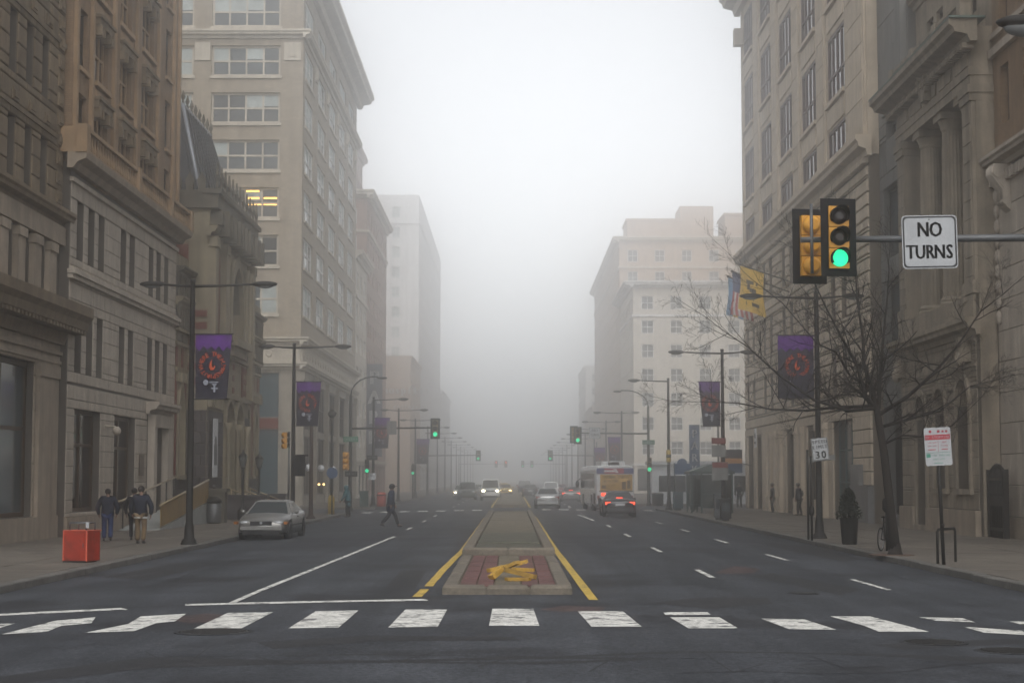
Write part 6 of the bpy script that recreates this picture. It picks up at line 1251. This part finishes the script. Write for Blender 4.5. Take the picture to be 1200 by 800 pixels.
mb = MB(); m0 = MB(); text(m0, "SATURDAY STUDIES", .05, 2.18, .17, 0, .62, .72, .006); mb.add([(-x, hl + .034, z) for x, _, z in m0.v], m0.f); m0 = MB(); text(m0, "AT HISTORY", -.28, 1.92, .15, 0, .62, .72, .006); mb.add([(-x, hl + .034, z) for x, _, z in m0.v], m0.f)
mb.box(.62, .9, hl + .03, hl + .034, 1.5, 1.72); mb.box(-.7, -.45, hl + .03, hl + .034, 1.45, 1.95).box(-1.0, -.8, hl + .03, hl + .034, 1.5, 2.05); link("poster_print", mb.mesh("poster_print", ADD), ad)
MB().box(hw - 1.05, hw - .35, hl, hl + .03, 1.02, 1.22).build("brake_lamp", TAILON, t)
MB().box(-hw + .12, hw - .12, hl - .02, hl + .025, .33, .78).build("engine_grille", TRIM, t); MB().box(-hw + .05, hw - .05, hl - .05, hl + .1, .30, .48).build("bumper", TRIM, t)
MB().box(-.75, .85, 1.5, hl - .8, H, H + .28).build("roof_unit", BUSW, t); MB().box(-.3, .4, hl - .75, hl - .2, H - .02, H + .2).build("roof_vent", TRIM, t)
# ================================================================ people: one continuous skinned body each, clothes over it
SKINM = mat("skin_tone", (.20, .12, .085), .6, var=.1, bump=0); HAIR = mat("dark_hair", (.012, .010, .009), .8); SHOE = mat("dark_shoe", (.012, .012, .013), .6)
def cloth(n, c): return mat("cloth_" + n, c, .9, var=.25, scale=6, bump=.3, bscale=18)
def skin(name, pts, edges, rad, m, parent, root=0, sub=1):
    me = bpy.data.meshes.new(name); me.from_pydata([tuple(p) for p in pts], edges, []); o = bpy.data.objects.new(name, me)
    md = o.modifiers.new("Skin", 'SKIN'); sl = me.skin_vertices[0].data
    for i, r in enumerate(rad): sl[i].radius = r if hasattr(r, '__len__') else (r, r); sl[i].use_root = (i == root)
    ss = o.modifiers.new("Sub", 'SUBSURF'); ss.levels = sub; ss.render_levels = sub
    out = baked(o)
    bpy.data.objects.remove(o); bpy.data.meshes.remove(me); out.name = name; out.materials.clear(); out.materials.append(m); out.polygons.foreach_set("use_smooth", [True] * len(out.polygons))
    return link(name, out, parent)
def person(label, loc, rz, h=1.75, coat=None, legs=None, stride=.0, coat_len=.78, arms=((.0, .05), (.0, .05)), head=None, hood=None, cap=None, bag=None, lean=0.0, bulk=1.0, band=None):
    t = thing("person", label, "person", loc, rz); s = h / 1.75; V = lambda x, y, z: Vector((x * s, y * s, z * s))      # walks towards +y
    a = stride
    hip = {-1: V(-.10, 0, .90), 1: V(.10, 0, .90)}; knee = {-1: V(-.11, a * .45 + .03, .49), 1: V(.11, -a * .30 + .05, .49)}; ank = {-1: V(-.11, a * .85, .09 + .0), 1: V(.11, -a * .95, .09 + abs(a) * .16)}; toe = {-1: V(-.12, a * .85 + .17, .05), 1: V(.12, -a * .95 + .15, .05 + abs(a) * .02)}
    pel = V(0, 0, .95); bel = V(0, lean * .3, 1.12); che = V(0, lean * .7, 1.33); nck = V(0, lean, 1.50); hd0 = V(0, lean * 1.15 + .01, 1.58); hd1 = V(0, lean * 1.25 + .02, 1.66); hd2 = V(0, lean * 1.25 + .01, 1.735)
    sh, el, wr = {}, {}, {}
    for sd_ in (-1, 1):
        f, o_ = arms[0 if sd_ < 0 else 1]; sh[sd_] = V(sd_ * .19, lean * .9, 1.43); el[sd_] = V(sd_ * (.25 + o_), lean * .8 + f * .35, 1.14 + abs(f) * .02); wr[sd_] = V(sd_ * (.25 + o_ * .5), lean * .7 + f * .8 + .06, .90 + abs(f) * .18)
    P = [pel, bel, che, nck, hd0, hd1, hd2]; E_ = [(0, 1), (1, 2), (2, 3), (3, 4), (4, 5), (5, 6)]; Rr = [(.135, .10), (.13, .09), (.145, .10), (.058, .06), (.075, .085), (.085, .105), (.055, .07)]
    def chain(start, pts, rs):
        prev = start
        for p, r in zip(pts, rs): P.append(p); Rr.append((r, r)); E_.append((prev, len(P) - 1)); prev = len(P) - 1
        return prev
    for sd_ in (-1, 1):
        chain(0, [hip[sd_], knee[sd_], ank[sd_], toe[sd_]], [.085, .058, .042, .035]); w_ = chain(2, [sh[sd_], el[sd_], wr[sd_]], [.06, .045, .032])
        d_ = (wr[sd_] - el[sd_]).normalized(); palm = wr[sd_] + d_ * .07 * s; pi_ = chain(w_, [palm], [.034])
        for k in range(4):
            o_ = Vector((0, (k - 1.5) * .021 * s, 0)); fl = (.085, .095, .09, .07)[k] * s; chain(pi_, [palm + o_ + d_ * fl * .5, palm + o_ * 1.1 + d_ * fl + Vector((-sd_ * .015, .0, 0))], [.0095, .008])
        chain(w_, [wr[sd_] + d_ * .035 * s + Vector((-sd_ * .01, .045 * s, 0)), wr[sd_] + d_ * .075 * s + Vector((-sd_ * .015, .055 * s, 0))], [.011, .009])
    Rr = [(x * s * .93, y * s * .93) for x, y in Rr]
    body = skin("body", P, E_, Rr, SKINM, t)
    # nose and ears keep the face readable
    MB().ball(hd1 + V(0, .105, -.02), .012 * s, .018 * s, .022 * s, 6, 4).ball(hd1 + V(.088, 0, -.01), .012 * s, .02 * s, .03 * s, 6, 4).ball(hd1 + V(-.088, 0, -.01), .012 * s, .02 * s, .03 * s, 6, 4).build("face_features", SKINM, t)
    jp = [V(0, 0, coat_len), pel, bel, che, nck + V(0, 0, -.03)]; je = [(0, 1), (1, 2), (2, 3), (3, 4)]; jr = [(.185 * bulk, .135 * bulk), (.185 * bulk, .135 * bulk), (.18 * bulk, .13 * bulk), (.19 * bulk, .135 * bulk), (.085, .085)]
    if coat_len < .7: jp.insert(1, V(0, 0, (coat_len + .95) / 2)); jr.insert(1, (.195 * bulk, .145 * bulk)); je = [(i, i + 1) for i in range(5)]
    ci = len(jp) - 2
    for sd_ in (-1, 1):
        b0 = len(jp); jp += [sh[sd_], el[sd_], wr[sd_] + (wr[sd_] - el[sd_]).normalized() * .02]; jr += [(.095 * bulk, .095 * bulk), (.075 * bulk, .075 * bulk), (.058, .058)]; je += [(ci, b0), (b0, b0 + 1), (b0 + 1, b0 + 2)]
    skin("jacket", jp, je, [(x * s, y * s) for x, y in jr], coat, t, ci)
    tp = [V(0, 0, .93)]; te = []; tr_ = [(.15, .115)]
    for sd_ in (-1, 1):
        b0 = len(tp); tp += [hip[sd_] + V(0, 0, -.04), knee[sd_], ank[sd_] + V(0, -.01, .0)]; tr_ += [(.105, .105), (.078, .08), (.068, .072)]; te += [(0, b0), (b0, b0 + 1), (b0 + 1, b0 + 2)]
    skin("trousers", tp, te, [(x * s * bulk ** .5, y * s * bulk ** .5) for x, y in tr_], legs, t)
    for sd_ in (-1, 1): skin("shoe", [ank[sd_] + V(0, -.06, -.03), ank[sd_] + V(0, .04, -.035), toe[sd_]], [(0, 1), (1, 2)], [(.045 * s, .045 * s), (.05 * s, .045 * s), (.042 * s, .032 * s)], SHOE, t)
    if band: MB().lathe([(.176 * s * bulk, 0), (.18 * s * bulk, .05)], 16, (0, 0, 0), Matrix.Translation(V(0, 0, coat_len - .06)) @ Matrix.Diagonal((1, .75, 1, 1))).build("shirt_hem", band, t)
    if hood: MB().ball(hd1 + V(0, -.015, .0), .125 * s, .14 * s, .16 * s, 14, 8).ball(nck + V(0, -.02, .02), .13 * s, .12 * s, .09 * s, 12, 6).build("hood", hood, t)
    elif cap:
        MB().ball(hd1 + V(0, -.01, .035), .112 * s, .128 * s, .10 * s, 14, 8).box(*[(v_ * s) for v_ in (-.075, .075)], (lean * 1.25 + .02 + .08) * s, (lean * 1.25 + .02 + .22) * s, 1.68 * s, 1.695 * s).build("cap", cap, t); MB().ball(hd1 + V(0, -.03, -.01), .098 * s, .11 * s, .10 * s, 12, 6).build("hair", HAIR, t)
    else: MB().ball(hd1 + V(0, -.018, .022), .104 * s, .118 * s, .105 * s, 14, 8).build("hair", HAIR, t)
    if bag == 'backpack': skin("backpack", [V(0, -.19 + lean, 1.02), V(0, -.21 + lean, 1.22), V(0, -.18 + lean, 1.40)], [(0, 1), (1, 2)], [(.13 * s, .08 * s), (.16 * s, .10 * s), (.12 * s, .07 * s)], cloth("pack", (.012, .014, .02)), t)
    if bag == 'carrier': skin("carrier_bag", [wr[-1] + V(0, .0, -.14), wr[-1] + V(0, 0, -.28), wr[-1] + V(0, 0, -.44)], [(0, 1), (1, 2)], [(.03 * s, .02 * s), (.09 * s, .05 * s), (.10 * s, .06 * s)], cloth("pale_bag", (.4, .4, .4)), t)
    return t
NAVY = cloth("navy", (.010, .013, .024)); DARK = cloth("black", (.009, .009, .011)); JEAN = cloth("denim", (.014, .026, .075)); TANC = cloth("khaki", (.125, .085, .045)); TEALC = cloth("teal", (.03, .10, .12)); PALEG = cloth("pale_grey", (.27, .275, .29)); COATB = cloth("dark_blue", (.009, .017, .038)); GREYC_ = cloth("charcoal", (.028, .028, .032))
ST = .155
def ppl(px, py, z=ST): x, y = on_z(px, py, z); return (x, y, z)
person("heavy person in dark jacket and blue jeans walking away past the red bin", ppl(125.5, 634), R(8), 1.72, NAVY, JEAN, .06, .80, ((.05, .1), (-.05, .1)), bulk=1.28)
person("person in navy jacket and khaki trousers walking along the bank's pavement", ppl(164.5, 637), R(-4), 1.82, NAVY, TANC, .10, .84, ((.05, .09), (.0, .09)), bulk=1.2, band=cloth("white", (.4, .4, .4)))
person("person in black mostly hidden in front of the khaki trousers", ppl(156.5, 633), R(0), 1.74, DARK, DARK, .14, .82)
person("person in black cap and long dark blue coat striding across the street", (*on_road(457.5, 617.5),), R(-82), 1.88, COATB, DARK, .40, .56, ((.12, .02), (-.12, .02)), cap=DARK, bulk=1.28, bag=None, lean=.04)
person("hunched person in a hooded teal coat waiting at the side street corner", ppl(408.0, 606), R(70), 1.66, TEALC, DARK, .04, .58, ((.25, .0), (.25, .0)), hood=TEALC, bulk=1.12, lean=.10)
person("person in black jacket and pale trousers by the academy base", ppl(250, 609.5), R(160), 1.72, DARK, PALEG, .05, .84)
person("person in dark clothes crouched low beside the pale trousers", ppl(238.5, 609), R(150), 1.1, DARK, GREYC_, .05, .8, bulk=1.2)
person("person in black with a pale carrier bag at the cream block's far corner", ppl(866.5, 594.5), R(10), 1.75, DARK, DARK, .1, .7, bag='carrier')
person("person in grey coat standing by the cream block's pilasters", ppl(905.5, 600.5), R(90), 1.78, GREYC_, DARK, .05, .6)
person("person in dark blue jacket with backpack leaning by the cream block door", (335.5 / 2000 * 96.5, 96.5, ST), R(60), 1.80, NAVY, DARK, .08, .8, bag='backpack', lean=.06)
# misty street trees: none; the mist itself
hz = MB().box(-246, 246, -106, 1056, -1.4, 54).build("haze", None)
hz.data.materials.clear()
hm = bpy.data.materials.new("haze_air"); hm.use_nodes = True; n, l = hm.node_tree.nodes, hm.node_tree.links; n.clear()
pv = n.new("ShaderNodeVolumePrincipled"); pv.inputs["Color"].default_value = (.995, .997, 1.0, 1); pv.inputs["Density"].default_value = HAZE_DENSITY; pv.inputs["Anisotropy"].default_value = 0.95
oo = n.new("ShaderNodeOutputMaterial"); l.new(pv.outputs[0], oo.inputs["Volume"]); hz.data.materials.append(hm); tag(hz, "pale mist filling the street", None, None, "stuff")

for s2 in WORKBENCH: bpy.data.scenes.remove(s2)
